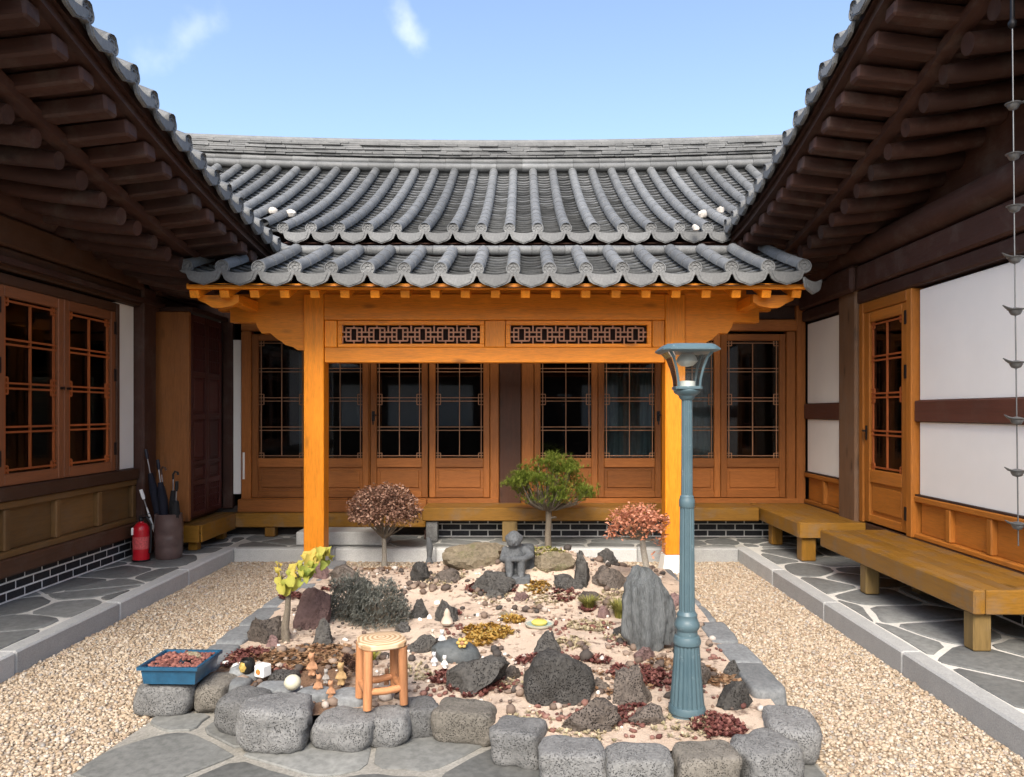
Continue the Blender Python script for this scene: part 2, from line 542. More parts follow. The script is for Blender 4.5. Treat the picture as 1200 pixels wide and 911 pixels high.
# unit pebble: flattened icosahedron
def icosa():
    t = (1 + 5 ** .5) / 2
    v = np.array([(-1, t, 0), (1, t, 0), (-1, -t, 0), (1, -t, 0), (0, -1, t), (0, 1, t), (0, -1, -t), (0, 1, -t), (t, 0, -1), (t, 0, 1), (-t, 0, -1), (-t, 0, 1)], dtype=np.float32)
    v /= np.linalg.norm(v[0])
    f = np.array([(0, 11, 5), (0, 5, 1), (0, 1, 7), (0, 7, 10), (0, 10, 11), (1, 5, 9), (5, 11, 4), (11, 10, 2), (10, 7, 6), (7, 1, 8), (3, 9, 4), (3, 4, 2), (3, 2, 6), (3, 6, 8), (3, 8, 9), (4, 9, 5), (2, 4, 11), (6, 2, 10), (8, 6, 7), (9, 8, 1)], dtype=np.int32)
    return v, f
IV, IF = icosa()
def pebbles(name, P, size, mat, seed, flat=(.45, .8), sink=.3, parent=None):
    rg = np.random.default_rng(seed); n = len(P)
    S = rg.uniform(size[0], size[1], n)
    S *= np.where(rg.random(n) < .06, 1.5, 1.0)
    sx = S; sy = S * rg.uniform(.55, 1, n); sz = S * rg.uniform(flat[0], flat[1], n)
    V = IV[None] * (1 + rg.uniform(-.22, .22, (n, 12, 1)))
    V = V * np.stack([sx, sy, sz], 1)[:, None, :]
    tx = rg.uniform(-.5, .5, n); a = rg.uniform(0, 2 * np.pi, n)
    ct, st = np.cos(tx)[:, None], np.sin(tx)[:, None]
    y = V[..., 1] * ct - V[..., 2] * st; z = V[..., 1] * st + V[..., 2] * ct; x = V[..., 0]
    ca, sa = np.cos(a)[:, None], np.sin(a)[:, None]
    V = np.stack([x * ca - y * sa, x * sa + y * ca, z], -1)
    V = V + P[:, None, :] + np.stack([np.zeros(n), np.zeros(n), sz * (1 - sink) - .0], 1)[:, None, :]
    F = (IF[None] + (np.arange(n) * 12)[:, None, None]).reshape(-1, 3)
    tone = np.repeat(rg.random(n), 12)
    return soup(name, V.reshape(-1, 3), F, mat, parent, tone)

def pebble_mat(name, stops):
    s = N(name)
    at_ = s.n('ShaderNodeAttribute', attribute_name='tone')
    col = s.ramp(at_.outputs['Fac'], stops)
    v = s.map((1, 1, 1)); a = s.noise(v, 160, 3)
    col = s.mixc(col, (.9, .85, .8), s.rng(a, .5, .8, 0, .3), 'MULTIPLY')
    return s.done(col, .8, .3)
M_PEB = pebble_mat('gravel_pebble', [(0, (.24, .18, .125)), (.12, (.33, .25, .17)), (.4, (.41, .325, .235)), (.7, (.47, .39, .295)), (.86, (.54, .475, .39)), (.94, (.30, .28, .26)), (1, (.39, .27, .19))])
rg = np.random.default_rng(5)
def scatter(x0, x1, y0, y1, dens):
    n = int((x1 - x0) * (y1 - y0) * dens)
    return np.stack([rg.uniform(x0, x1, n), rg.uniform(y0, y1, n), np.zeros(n)], 1)
P = np.concatenate([scatter(KL + .01, -1.78, 2.9, 5.4, 4800), scatter(KL + .01, -1.78, 5.4, 7.99, 3900),
                    scatter(1.25, KR - .01, 2.9, 5.4, 4800), scatter(1.25, KR - .01, 5.4, 7.99, 3900),
                    scatter(-1.78, 1.25, 7.15, 7.99, 2300)])
# keep clear of the front paving, which ends in a slanting line
def in_paving(P):
    x, y = P[:, 0], P[:, 1]
    return (y < 3.98) & (x > -1.98 + (y - 3.3) * .12) & (x < 1.33 + (y - 3.3) * .02)
P = P[~in_paving(P)]
g = pebbles('gravel', P, (.007, .0125), M_PEB, 3)
tag(g, 'loose cream and tan gravel strewn over the courtyard bed', 'gravel', kind='stuff')

# ------------------------------------------------------------------ irregular paving stones
def clip(poly, nx, ny, c):
    """keep the side nx*x+ny*y <= c"""
    out = []
    for i in range(len(poly)):
        a, b = poly[i], poly[(i + 1) % len(poly)]
        da, db = nx * a[0] + ny * a[1] - c, nx * b[0] + ny * b[1] - c
        if da <= 0: out.append(a)
        if (da < 0) != (db < 0) and abs(da - db) > 1e-9:
            t = da / (da - db)
            out.append((a[0] + (b[0] - a[0]) * t, a[1] + (b[1] - a[1]) * t))
    return out
def cells(region, sx, sy, gap, seed, ok=None):
    r = random.Random(seed)
    xs = [p[0] for p in region]; ys = [p[1] for p in region]
    pts = []
    j = 0; y = min(ys) - sy
    while y < max(ys) + sy:
        x = min(xs) - sx + (sx * .5 if j % 2 else 0)
        while x < max(xs) + sx:
            pts.append((x + r.uniform(-.36, .36) * sx, y + r.uniform(-.36, .36) * sy)); x += sx
        y += sy; j += 1
    res = []
    for i, p in enumerate(pts):
        poly = list(region)
        for k, q in enumerate(pts):
            if k == i: continue
            dx, dy = q[0] - p[0], q[1] - p[1]; L = math.hypot(dx, dy)
            if L > 3.2 * max(sx, sy): continue
            g_ = gap * r.uniform(.7, 1.5) / 2
            c = (dx * (p[0] + q[0]) / 2 + dy * (p[1] + q[1]) / 2) / L - g_
            poly = clip(poly, dx / L, dy / L, c)
            if len(poly) < 3: break
        if len(poly) < 3: continue
        ar = abs(sum(poly[m][0] * poly[(m + 1) % len(poly)][1] - poly[(m + 1) % len(poly)][0] * poly[m][1] for m in range(len(poly)))) / 2
        if ar < .018: continue
        res.append(poly)
    return res
def soften(poly, r, k=.16):
    out = []
    n = len(poly)
    for i in range(n):
        a, b = poly[i], poly[(i + 1) % n]
        L = math.hypot(b[0] - a[0], b[1] - a[1])
        if L < 1e-4: continue
        nx, ny = -(b[1] - a[1]) / L, (b[0] - a[0]) / L
        t = min(k, .05 / L)
        for f in (t, .5, 1 - t):
            w_ = 0 if f != .5 else r.uniform(-.012, .012)
            out.append((a[0] + (b[0] - a[0]) * f + nx * w_, a[1] + (b[1] - a[1]) * f + ny * w_))
    return out
def pave(parent, region, sx, sy, gap, z0, z1, seed, mat=None):
    r = random.Random(seed + 77)
    for poly in cells(region, sx, sy, gap, seed):
        poly = soften(poly, r)
        cx = sum(p[0] for p in poly) / len(poly); cy = sum(p[1] for p in poly) / len(poly)
        zt = z1 + r.uniform(-.003, .003)
        n = len(poly)
        m = MB()
        vs = [(x, y, z0) for x, y in poly] + [(x, y, zt - .006) for x, y in poly]
        ins = [(x + (cx - x) * .03, y + (cy - y) * .03, zt) for x, y in poly]
        vs += ins
        fs = [(i, (i + 1) % n, n + (i + 1) % n, n + i) for i in range(n)] + [(n + i, n + (i + 1) % n, 2 * n + (i + 1) % n, 2 * n + i) for i in range(n)]
        fs.append(list(range(2 * n, 3 * n)))
        m.add([(a - cx, b - cy, c) for a, b, c in vs], fs)
        me = m.mesh('paving_stone', smooth=True, angle=35); me.materials.append(mat or M_FLAG)
        piece('paving_stone', me, parent, (cx, cy, 0))

def walkway(name, label, x0, x1, y0, y1, region, seed, sx, sy):
    m = MB(); m.box(x0, x1, y0, y1, -.02, WZ - .008)
    o = m.build(name, M_MORTAR)
    tag(o, label, 'walkway', kind='structure')
    pave(o, region, sx, sy, .034, .10, WZ, seed)
    return o
wl = walkway('walkway_left', 'raised flagstone walkway along the brick-footed wing', -4.4, KL - .12, 2.2, 9.4,
             [(-4.0, 3.6), (KL - .14, 3.6), (KL - .14, 8.12), (-4.0, 8.12)], 21, .62, .40)
wr = walkway('walkway_right', 'raised flagstone walkway under the long wooden bench', KR + .12, 4.2, 2.2, 9.4,
             [(KR + .14, 3.4), (3.55, 3.4), (3.55, 8.12), (KR + .14, 8.12)], 9, .60, .44)
wb = walkway('walkway_back', 'raised flagstone walkway before the hall doors', KL - .12 + .004, KR + .12 - .004, KB + .12, 9.3,
             [(KL - .12, KB + .15), (KR + .12, KB + .15), (KR + .12, 8.85), (KL - .12, 8.85)], 4, .62, .33)
pave(wl, [(-4.0, 8.16), (KL - .14, 8.16), (KL - .14, 8.85), (-4.0, 8.85)], .5, .35, .045, .10, WZ, 31)
pave(wr, [(KR + .14, 8.16), (3.3, 8.16), (3.3, 8.85), (KR + .14, 8.85)], .5, .35, .045, .10, WZ, 32)

def kerb(name, label, p0, p1, inward, n):
    """granite kerb stones laid end to end"""
    e = MB()
    a = Vector(p0); b = Vector(p1); d = (b - a) / n; L = d.length; t = d.normalized()
    root = None
    inn = Vector(inward)
    mm = MB()
    # local: x along, y inward
    mm.box(-L / 2 + .0015, L / 2 - .0015, 0, .12, -.05, WZ + .004, .012)
    me = mm.mesh('kerb_stone', smooth=True, angle=30); me.materials.append(M_GRANITE)
    root = bpy.data.objects.new(name, None); COL.objects.link(root); ORG[root] = Vector((a.x, a.y, 0)); root.location = ORG[root]
    tag(root, label, 'kerb', kind='structure')
    for i in range(n):
        c = a + d * (i + .5)
        ang = math.atan2(t.y, t.x)
        yl = Vector((-t.y, t.x, 0))
        if yl.dot(inn) < 0: ang += math.pi
        piece('kerb_stone', me, root, (c.x, c.y, 0), (0, 0, ang))
kerb('kerb_left', 'pale granite kerb edging the flagstones beside the brick-footed wing', (KL, 2.2, 0), (KL, 8.118, 0), (-1, 0, 0), 5)
kerb('kerb_right', 'pale granite kerb edging the flagstones beside the long bench', (KR, 2.2, 0), (KR, 8.118, 0), (1, 0, 0), 5)
kerb('kerb_back', 'pale granite kerb below the hall porch', (KL + .003, KB, 0), (KR - .003, KB, 0), (0, 1, 0), 5)

# front paving at ground level
m = MB(); m.prism([(-2.25, 1.0), (1.30, 1.0), (1.33, 3.2), (1.36, 4.0), (-1.90, 4.0), (-1.98, 3.3)], 'z', -.02, .006)
pv = m.build('front_paving', stone_mat('worn_mortar', (.20, .19, .165), (.33, .315, .28), 16, .1, .3, .9))
tag(pv, 'irregular flagstone paving at ground level before the garden bed', 'paving', kind='structure')
pave(pv, [(-2.2, 2.3), (1.30, 2.3), (1.33, 3.95), (-1.90, 3.95), (-1.97, 3.3)], .62, .42, .038, -.01, .016, 14, stone_mat('pale_flagstone', (.125, .128, .12), (.21, .212, .20), 6, .1, .25, .7))

# stone step at the hall porch
m = MB(); m.box(-2.47, -1.50, 8.19, 8.55, WZ + .002, .29, .012)
tag(m.build('granite_step', M_GRANITE, org=(-2, 8.3, WZ)), 'smooth pale granite step block behind the left porch post', 'step')

# ================================================================== TILED ROOFS
ROLL_R = .063
def resample(pts, step):
    pts = [Vector(p) for p in pts]
    out = [pts[0].copy()]; acc = 0.0
    for a, b in zip(pts, pts[1:]):
        L = (b - a).length; t = step - acc
        while t <= L:
            out.append(a + (b - a) * (t / L)); t += step
        acc = L - (t - step)
    return out
def roll_geo(m, pts, side, r=ROLL_R, step=.30):
    side = Vector(side).normalized()
    P_ = resample(pts, step / 2)
    if len(P_) < 3: P_ = [Vector(pts[0]), (Vector(pts[0]) + Vector(pts[-1])) / 2, Vector(pts[-1])]
    n = 9; vs = []; fs = []; rows = 0
    for i, p in enumerate(P_):
        t = (P_[min(i + 1, len(P_) - 1)] - P_[max(i - 1, 0)]).normalized()
        u = side.cross(t)
        if u.z < 0: u = -u
        rr = [(r * 1.0)] if i % 2 else [r * .965, r * 1.035]
        for q in (rr if i else [r * 1.035]):
            for k in range(n):
                a = math.radians(-12 + 204 * k / (n - 1))
                vs.append(p + side * math.cos(a) * q + u * math.sin(a) * q)
            rows += 1
    for i in range(rows - 1):
        for k in range(n - 1):
            fs.append((i * n + k, i * n + k + 1, (i + 1) * n + k + 1, (i + 1) * n + k))
    m.add(vs, fs)
def pan_geo(m, pts, side, wd, step=.15, sag=.034, lift=.028):
    side = Vector(side).normalized()
    P_ = resample(pts, step)
    n = 7; vs = []; fs = []; rows = 0
    for i, p in enumerate(P_):
        t = (P_[min(i + 1, len(P_) - 1)] - P_[max(i - 1, 0)]).normalized()
        u = side.cross(t)
        if u.z < 0: u = -u
        jit = random.uniform(-.006, .006); tl_ = random.uniform(-.006, .006)
        for (dz, dt) in (((.0, .014), (lift * .4 + jit, .003), (lift + jit, 0)) if i else ((lift, 0),)):
            for k in range(n):
                x = -1 + 2 * k / (n - 1)
                vs.append(p + side * (x * wd / 2) + u * (-sag * (1 - x * x) + dz - .012 + tl_ * x) + t * dt)
            rows += 1
    for i in range(rows - 1):
        for k in range(n - 1):
            fs.append((i * n + k, i * n + k + 1, (i + 1) * n + k + 1, (i + 1) * n + k))
    m.add(vs, fs)
# round end tile: faces local -Y, with raised rim and a boss of rings
def cap_mesh():
    m = MB(Matrix.Rotation(math.radians(90), 4, 'X'))
    r = ROLL_R * 1.06
    m.lathe([(r * .9, -.03), (r, -.02), (r, .012), (r * .93, .018), (r * .82, .018), (r * .78, .008), (r * .55, .008), (r * .5, .014), (r * .38, .014), (r * .34, .006), (r * .16, .008), (.002, .014)], 18)
    for k in range(8):
        a = k * math.pi / 4
        m.lathe([(.008, .006), (.007, .013), (.001, .015)], 6, (r * .66 * math.cos(a), r * .66 * math.sin(a), 0))
    me = m.mesh('end_tile', smooth=True, angle=50); me.materials.append(M_TILE); return me
ME_CAP = cap_mesh()
def drip_mesh(wd):
    """crescent drip tile hanging at the lip of a pan course, faces local -Y"""
    m = MB(); n = 13; top = []; bot = []
    for k in range(n):
        x = -1 + 2 * k / (n - 1)
        top.append((x * wd / 2, -.030 * (1 - x * x) + .012))
        q = math.sqrt(max(0, 1 - x * x))
        bot.append((x * wd / 2, -.008 - .112 * q ** .85 - .014 * max(0, 1 - abs(x) * 3)))
    poly = top + bot[::-1]
    m.prism(poly, 'y', -.010, .012)
    # inner raised field
    inn = [(x * .80, z * .80 - .016) for x, z in poly]
    m.prism(inn, 'y', -.017, -.0105)
    me = m.mesh('drip_tile', smooth=True, angle=30); me.materials.append(M_TILE); return me

def tiled_roof(parent, name, rows, side, spacing, face_rot, tilt, caps=True, white=()):
    """rows: list of point lists from eave to top. One roll per row, one pan course between rows, end tiles at the eave"""
    deck = None
    roof = MB()
    # boarding under the tiles
    for a, b in zip(rows, rows[1:]):
        k = min(len(a), len(b))
        for i in range(k - 1):
            q = [Vector(a[i]), Vector(b[i]), Vector(b[i + 1]), Vector(a[i + 1])]
            roof.add([p - Vector((0, 0, .15)) for p in q], [(0, 1, 2, 3)])
    ro = roof.build(name, W_dark('y'), parent, recalc=False)
    dm = drip_mesh(spacing * 1.0)
    for i, r in enumerate(rows):
        m = MB(); roll_geo(m, [Vector(p) + Vector((0, 0, .012)) for p in r], side)
        m.build('roll_tile_course', M_TILE, ro, smooth=True, recalc=False, angle=60)
        if caps:
            p = Vector(r[0]) + Vector((0, 0, .012))
            piece('end_tile', ME_CAP, ro, p, (tilt, 0, face_rot))
        if i + 1 < len(rows):
            b = rows[i + 1]
            k = min(len(r), len(b))
            mid = [(Vector(r[j]) + Vector(b[j])) / 2 - Vector((0, 0, .028)) for j in range(k)]
            m = MB(); pan_geo(m, mid, side, spacing)
            m.build('pan_tile_course', M_TILE, ro, smooth=True, recalc=False, angle=25)
            if caps:
                q = mid[0] + Vector((0, 0, .005))
                # sits just under the lip
                d = Vector((math.sin(face_rot), -math.cos(face_rot), 0)) * .012
                piece('drip_tile', dm, ro, q + d, (tilt * .6, 0, face_rot), (1, 1, 1 if abs(face_rot) < .1 else .72))
    return ro

# ------------------------------------------------------------------ the three houses
hall = empty('tiled_hall', (0, 9.0, 0), 'timber hall with glazed wooden doors facing the courtyard under a grey tiled roof', 'house')
lw = empty('timber_wing', (-3.97, 6, 0), 'dark timber wing with paired lattice windows over black brick footing', 'house')
rw = empty('timber_wing', (3.45, 6, 0), 'timber wing with white plaster panels and a single lattice door', 'house')
porch = empty('entrance_porch', (-.28, 7.5, 0), 'bright orange pine porch with two posts and its own small tiled roof', 'porch')

# hall roof: rows run along Y
H_Y0, H_Y1, H_SP = 8.15, 11.8, .307
def hall_z(x, y):
    wv = (y - H_Y0) / (H_Y1 - H_Y0)
    sag = .0045 * (x + .35) ** 2 * (.35 + .65 * max(0, min(1, wv)))
    return 3.575 + 1.80 * (.74 * wv + .26 * wv * wv) + sag
rows = []
i0, i1 = -20, 18
XOFF = (597 - VPX) / FPX * H_Y0
for i in range(i0, i1 + 1):
    x = XOFF + i * H_SP
    y0 = H_Y0
    if x < -2.62: y0 = H_Y0 + (-2.62 - x) * 1.0
    if x > 2.40: y0 = H_Y0 + (x - 2.40) * 1.0
    y0 = min(y0, H_Y1 - .5)
    rows.append([(x, y0 + (H_Y1 - y0) * k / 12, hall_z(x, y0 + (H_Y1 - y0) * k / 12)) for k in range(13)])
core = [r for r in rows if -2.75 < r[0][0] < 2.50]
left_ = [r for r in rows if r[0][0] <= core[0][0][0] + 1e-6]
right_ = [r for r in rows if r[0][0] >= core[-1][0][0] - 1e-6]
hr = tiled_roof(hall, 'roof', core, (1, 0, 0), H_SP, 0.0, math.radians(-6))
def add_rows(ro, rs, side, spacing, skip):
    for i, r in enumerate(rs):
        if not (skip == 'first' and i == 0) and not (skip == 'last' and i == len(rs) - 1):
            m = MB(); roll_geo(m, [Vector(p) + Vector((0, 0, .012)) for p in r], side)
            m.build('roll_tile_course', M_TILE, ro, smooth=True, recalc=False, angle=60)
        if i + 1 < len(rs):
            b = rs[i + 1]
            mid = [(Vector(r[j]) + Vector(b[j])) / 2 - Vector((0, 0, .028)) for j in range(len(r))]
            m = MB(); pan_geo(m, mid, side, spacing)
            m.build('pan_tile_course', M_TILE, ro, smooth=True, recalc=False, angle=25)
add_rows(hr, left_, (1, 0, 0), H_SP, 'last')
add_rows(hr, right_, (1, 0, 0), H_SP, 'first')
# solid back slope so that the roof is closed
m = MB()
for i in range(24):
    xa, xb = -6.6 + i * .5, -6.1 + i * .5
    za, zb = hall_z(xa, H_Y1), hall_z(xb, H_Y1)
    m.add([(xa, H_Y1 + .12, za - .1), (xb, H_Y1 + .12, zb - .1), (xb, 15.4, 3.5), (xa, 15.4, 3.5)], [(0, 1, 2, 3)])
m.build('rear_slope', M_TILE, hall, recalc=False)
# ridge: two round courses, stacked thin tile courses, capping
def ridge_z(x): return hall_z(x, H_Y1)
XR0, XR1 = -6.4, 5.6
xs = [XR0 + (XR1 - XR0) * k / 60 for k in range(61)]
for (dz, dy, r) in ((.045, -.06, .062), (.150, .0, .055)):
    n = 30
    for k in range(n):          # half-round ridge tiles laid end to end
        xa = XR0 + (XR1 - XR0) * k / n; xb = XR0 + (XR1 - XR0) * (k + 1) / n
        m = MB(); m.tube([(xa + .002, H_Y1 + dy, ridge_z(xa) + dz), ((xa + xb) / 2, H_Y1 + dy, ridge_z((xa + xb) / 2) + dz), (xb - .002, H_Y1 + dy, ridge_z(xb) + dz)], [r * 1.03, r, r * .97], 10)
        m.build('ridge_roll_tile', M_TILE, hr, smooth=True, recalc=False, angle=50)
z0 = .205
rr = random.Random(3)
for c in range(7):
    m = MB(); th = .032
    x = XR0 + rr.uniform(0, .2)
    while x < XR1:
        L = rr.uniform(.26, .34)
        d = rr.uniform(-.012, .012) + (.012 if c % 2 else -.006)
        za = ridge_z(x) + z0 + rr.uniform(-.003, .003); zb = ridge_z(x + L) + z0 + rr.uniform(-.003, .003)
        ya, yb = H_Y1 - .075 - d, H_Y1 + .16
        t = th * .80
        m.add([(x, ya, za), (x + L - .006, ya, zb), (x + L - .006, yb, zb), (x, yb, za), (x, ya, za + t), (x + L - .006, ya, zb + t), (x + L - .006, yb, zb + t), (x, yb, za + t)],
              [(0, 3, 2, 1), (4, 5, 6, 7), (0, 1, 5, 4), (2, 3, 7, 6), (0, 4, 7, 3), (1, 2, 6, 5)])
        x += L
    m.build('ridge_course', M_TILE, hr, recalc=False)
    z0 += th
m = MB()
for a, b in zip(xs, xs[1:]):
    for (q, z) in ((a, 0), (b, 0)): pass
m.tube([(x, H_Y1 + .03, ridge_z(x) + z0 + .02) for x in xs], .06, 10)
m.build('ridge_cap', M_TILE, hr, smooth=True, recalc=False)
m = MB()
for a, b in zip(xs, xs[1:]):
    m.add([(a, H_Y1 + .0, ridge_z(a) - .1), (b, H_Y1 + .0, ridge_z(b) - .1), (b, H_Y1 + .0, ridge_z(b) + z0), (a, H_Y1 + .0, ridge_z(a) + z0)], [(0, 1, 2, 3)])
m.build('ridge_core', M_TILE, hr, recalc=False)
# white lime plugs in the valley corners
def lime(x, y, z, r):
    m = MB(); m.lathe([(.002, -1.0 * r), (r * .8, -.8 * r), (r * 1.05, -.2 * r), (r * .95, .35 * r), (r * .5, .7 * r), (.002, .8 * r)], 16, (x, y, z))
    for i_, v_ in enumerate(m.v): m.v[i_] = v_ + noise.noise_vector(v_ * 18) * .016
    m.build('lime_plug', plain('old_lime', (.52, .49, .45), .9, .2, 0, .3, 30), hr, smooth=True)
for (px, py, r) in ((320, 247, .055), (341, 250, .06), (823, 251, .055), (844, 246, .05), (815, 267, .04)):
    Y = 8.0
    while Y < 9.5 and CAM_H + (VPY - py) / FPX * Y > hall_z((px - VPX) / FPX * Y, max(Y, 8.15)) + .03: Y += .01
    lime((px - VPX) / FPX * Y, Y, CAM_H + (VPY - py) / FPX * Y, r)

# eave underside of the hall
m = MB()
for a, b in zip(core, core[1:]):
    m.box(a[0][0], b[0][0], 8.20, 8.27, a[0][2] - .20, a[0][2] - .135)
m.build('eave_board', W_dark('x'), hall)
for i in range(17):
    x = -2.55 + i * .31
    m = MB(); m.beam((x, 8.26, 3.36), (x, 9.2, 3.72), .09, .10, b=.008)
    m.build('rafter', W_soff('y'), hall)

# ------------------------------------------------------------------ porch roof
P_Y0, P_Y1 = 6.75, 7.98
def porch_z(y): 
    wv = (y - P_Y0) / (P_Y1 - P_Y0)
    return 2.868 + .447 * (.85 * wv + .15 * wv * wv)
P_SP = 42.6 / FPX * P_Y0
rows = []
for i in range(18):
    x = (218 + 42.6 * i - VPX) / FPX * P_Y0
    up = .030 * (abs(i - 8.5) / 8.5) ** 2
    rows.append([(x, P_Y0 + (P_Y1 - P_Y0) * k / 6, porch_z(P_Y0 + (P_Y1 - P_Y0) * k / 6) + up) for k in range(7)])
pr = tiled_roof(porch, 'roof', rows, (1, 0, 0), P_SP, 0.0, math.radians(-4))
PX0, PX1 = rows[0][0][0], rows[-1][0][0]
# last drip at the right end and a flashing roll along the top
piece('drip_tile', drip_mesh(P_SP * .8), pr, (PX1 + .10, P_Y0 + .06, 2.80), (0, 0, math.radians(35)))
for k in range(14):
    xa = PX0 + .35 + (PX1 - PX0 - .7) * k / 14; xb = PX0 + .35 + (PX1 - PX0 - .7) * (k + 1) / 14
    m = MB(); m.tube([(xa + .002, P_Y1 - .05, porch_z(P_Y1) - .012), (xb - .002, P_Y1 - .05, porch_z(P_Y1) - .012)], [.056, .053], 10)
    m.build('flashing_roll_tile', M_TILE, pr, smooth=True, recalc=False)

# ------------------------------------------------------------------ wing roofs
L_E, R_E = -2.5, 2.2
def lz(y):
    d = max(0, 8.0 - y)
    return 3.38 + .07 * d + .025 * d * d if d < 4 else 3.38 + .28 + .40 + (d - 4) * .22
def rz(y):
    d = max(0, 8.2 - y)
    return 3.69 + .06 * d + .045 * d * d if d < 3.4 else 3.69 + .204 + .520 + (d - 3.4) * .26
W_SP = .262
def wing(root, e, zf, sgn, y_hi, n, face):
    rows = []
    for i in range(n):
        y = y_hi - i * W_SP
        zt = zf(y) - ROLL_R - .012
        ln = 3.2
        rows.append([(e + sgn * (.02 + ln * k / 8), y, zt + .40 * ln * k / 8 + .03 * (ln * k / 8) ** 2) for k in range(9)])
    return tiled_roof(root, 'roof', rows, (0, 1, 0), W_SP, face, math.radians(-4))
wing(lw, L_E, lz, -1, 8.0, 27, math.radians(90))
wing(rw, R_E, rz, 1, 8.15, 28, math.radians(-90))

def soffit(root, e, zf, sgn, wall, y_lo, y_hi):
    m = MB(); k = (y_hi - y_lo); n = 22
    ys = [y_lo + k * i / n for i in range(n + 1)]
    # eave boards right under the drip tiles
    eb = MB(); bd = MB(); b1 = MB(); b2 = MB()
    for a, b in zip(ys, ys[1:]):
        def quad(mb_, xa, da, xb, db):
            mb_.add([(e + sgn * xa, a, zf(a) + da), (e + sgn * xa, b, zf(b) + da), (e + sgn * xb, b, zf(b) + db), (e + sgn * xb, a, zf(a) + db)], [(0, 1, 2, 3)])
        def bar(mb_, xa, xb, d0, d1):
            vs = [(e + sgn * x, y, zf(y) + d) for y in (a, b) for x in (xa, xb) for d in (d0, d1)]
            mb_.add(vs, [(0, 1, 3, 2), (4, 6, 7, 5), (0, 4, 5, 1), (2, 3, 7, 6), (1, 5, 7, 3), (0, 2, 6, 4)])
        bar(eb, .060, .14, -.27, -.095)
        bar(bd, .50, .60, -.475, -.405)
        quad(b1, .06, -.262, .66, -.335)
        quad(b2, .52, -.470, 2.2, -.06)
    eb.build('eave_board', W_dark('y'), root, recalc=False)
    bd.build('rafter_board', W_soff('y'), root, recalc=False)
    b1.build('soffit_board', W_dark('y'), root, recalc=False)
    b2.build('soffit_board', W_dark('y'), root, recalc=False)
    y = y_hi - .12
    r = random.Random(int(wall * 10))
    while y > y_lo + .1:           # flying rafters, square
        z = zf(y)
        m = MB(); m.beam((e + sgn * .10, y, z - .325 + r.uniform(-.008, .008)), (e + sgn * .74, y + r.uniform(-.01, .01), z - .400), .135, .11 + r.uniform(-.01, .01), b=.016)
        m.build('flying_rafter', W_soff('x'), root)
        y -= .255
    y = y_hi - .18
    while y > y_lo + .1:           # round rafters
        z = zf(y); jr = r.uniform(-.01, .01); L = 1.5
        m = MB(); pts = []
        for k in range(5):
            q = k / 4
            pts.append((e + sgn * (.55 + L * q), y + r.uniform(-.016, .016), z - .575 + .36 * L * .30 * q + .10 * L * q * q + jr))
        m.tube(pts, [q_ * r.uniform(.9, 1.08) for q_ in (.064, .072, .074, .076, .078)], 12)
        m.build('rafter', W_soff('x'), root, smooth=True, angle=50)
        y -= .255
soffit(lw, L_E, lz, -1, XL, 2.0, 8.7)
soffit(rw, R_E, rz, 1, XR, 2.0, 8.9)

# ================================================================== WALLS, DOORS, WINDOWS
def frame_T(kind, a, b):
    """local (u right, v up, w out of wall) -> world"""
    if kind == 'back':     # faces -Y; a = world x of u=0, b = wall y
        return Matrix(((1, 0, 0, a), (0, 0, -1, b), (0, 1, 0, 0), (0, 0, 0, 1)))
    if kind == 'left':     # faces +X; a = world y of u=0, b = wall x
        return Matrix(((0, 0, 1, b), (1, 0, 0, a), (0, 1, 0, 0), (0, 0, 0, 1)))
    if kind == 'right':    # faces -X
        return Matrix(((0, 0, -1, b), (1, 0, 0, a), (0, 1, 0, 0), (0, 0, 0, 1)))

def lattice_geo(m, u0, u1, v0, v1, w0, bw, d=.016):
    """muntin lattice: border lines, centre bar, three double rails, little key squares"""
    def bar(ua, ub, va, vb, k=0.0): m.box(ua, ub, va, vb, w0 + k, w0 + d + k)
    g = .026; um = (u0 + u1) / 2
    h = bw / 2
    for u in (u0 + g, u1 - g): bar(u - h, u + h, v0, v1)
    for v in (v0 + g, v1 - g): bar(u0, u1, v - h, v + h, .0012)
    bar(um - h, um + h, v0 + g, v1 - g, .0006)
    for f in (.25, .5, .75):
        v = v0 + (v1 - v0) * f
        for s_ in (-.020, .020): bar(u0, u1, v + s_ - h, v + s_ + h, .0012)
    q = .058
    for us, sg in ((u0, 1), (u1, -1)):
        ue = us + sg * q
        for vs, vg in ((v0, 1), (v1, -1)):
            bar(min(us, ue), max(us, ue), vs + vg * q - h, vs + vg * q + h, .0018)
            bar(ue - h, ue + h, min(vs, vs + vg * q), max(vs, vs + vg * q), .0024)
        vm = (v0 + v1) / 2
        for s_ in (-1, 1): bar(min(us, ue), max(us, ue), vm + s_ * .062 - h, vm + s_ * .062 + h, .0018)
        bar(ue - h, ue + h, vm - .062, vm + .062, .0024)

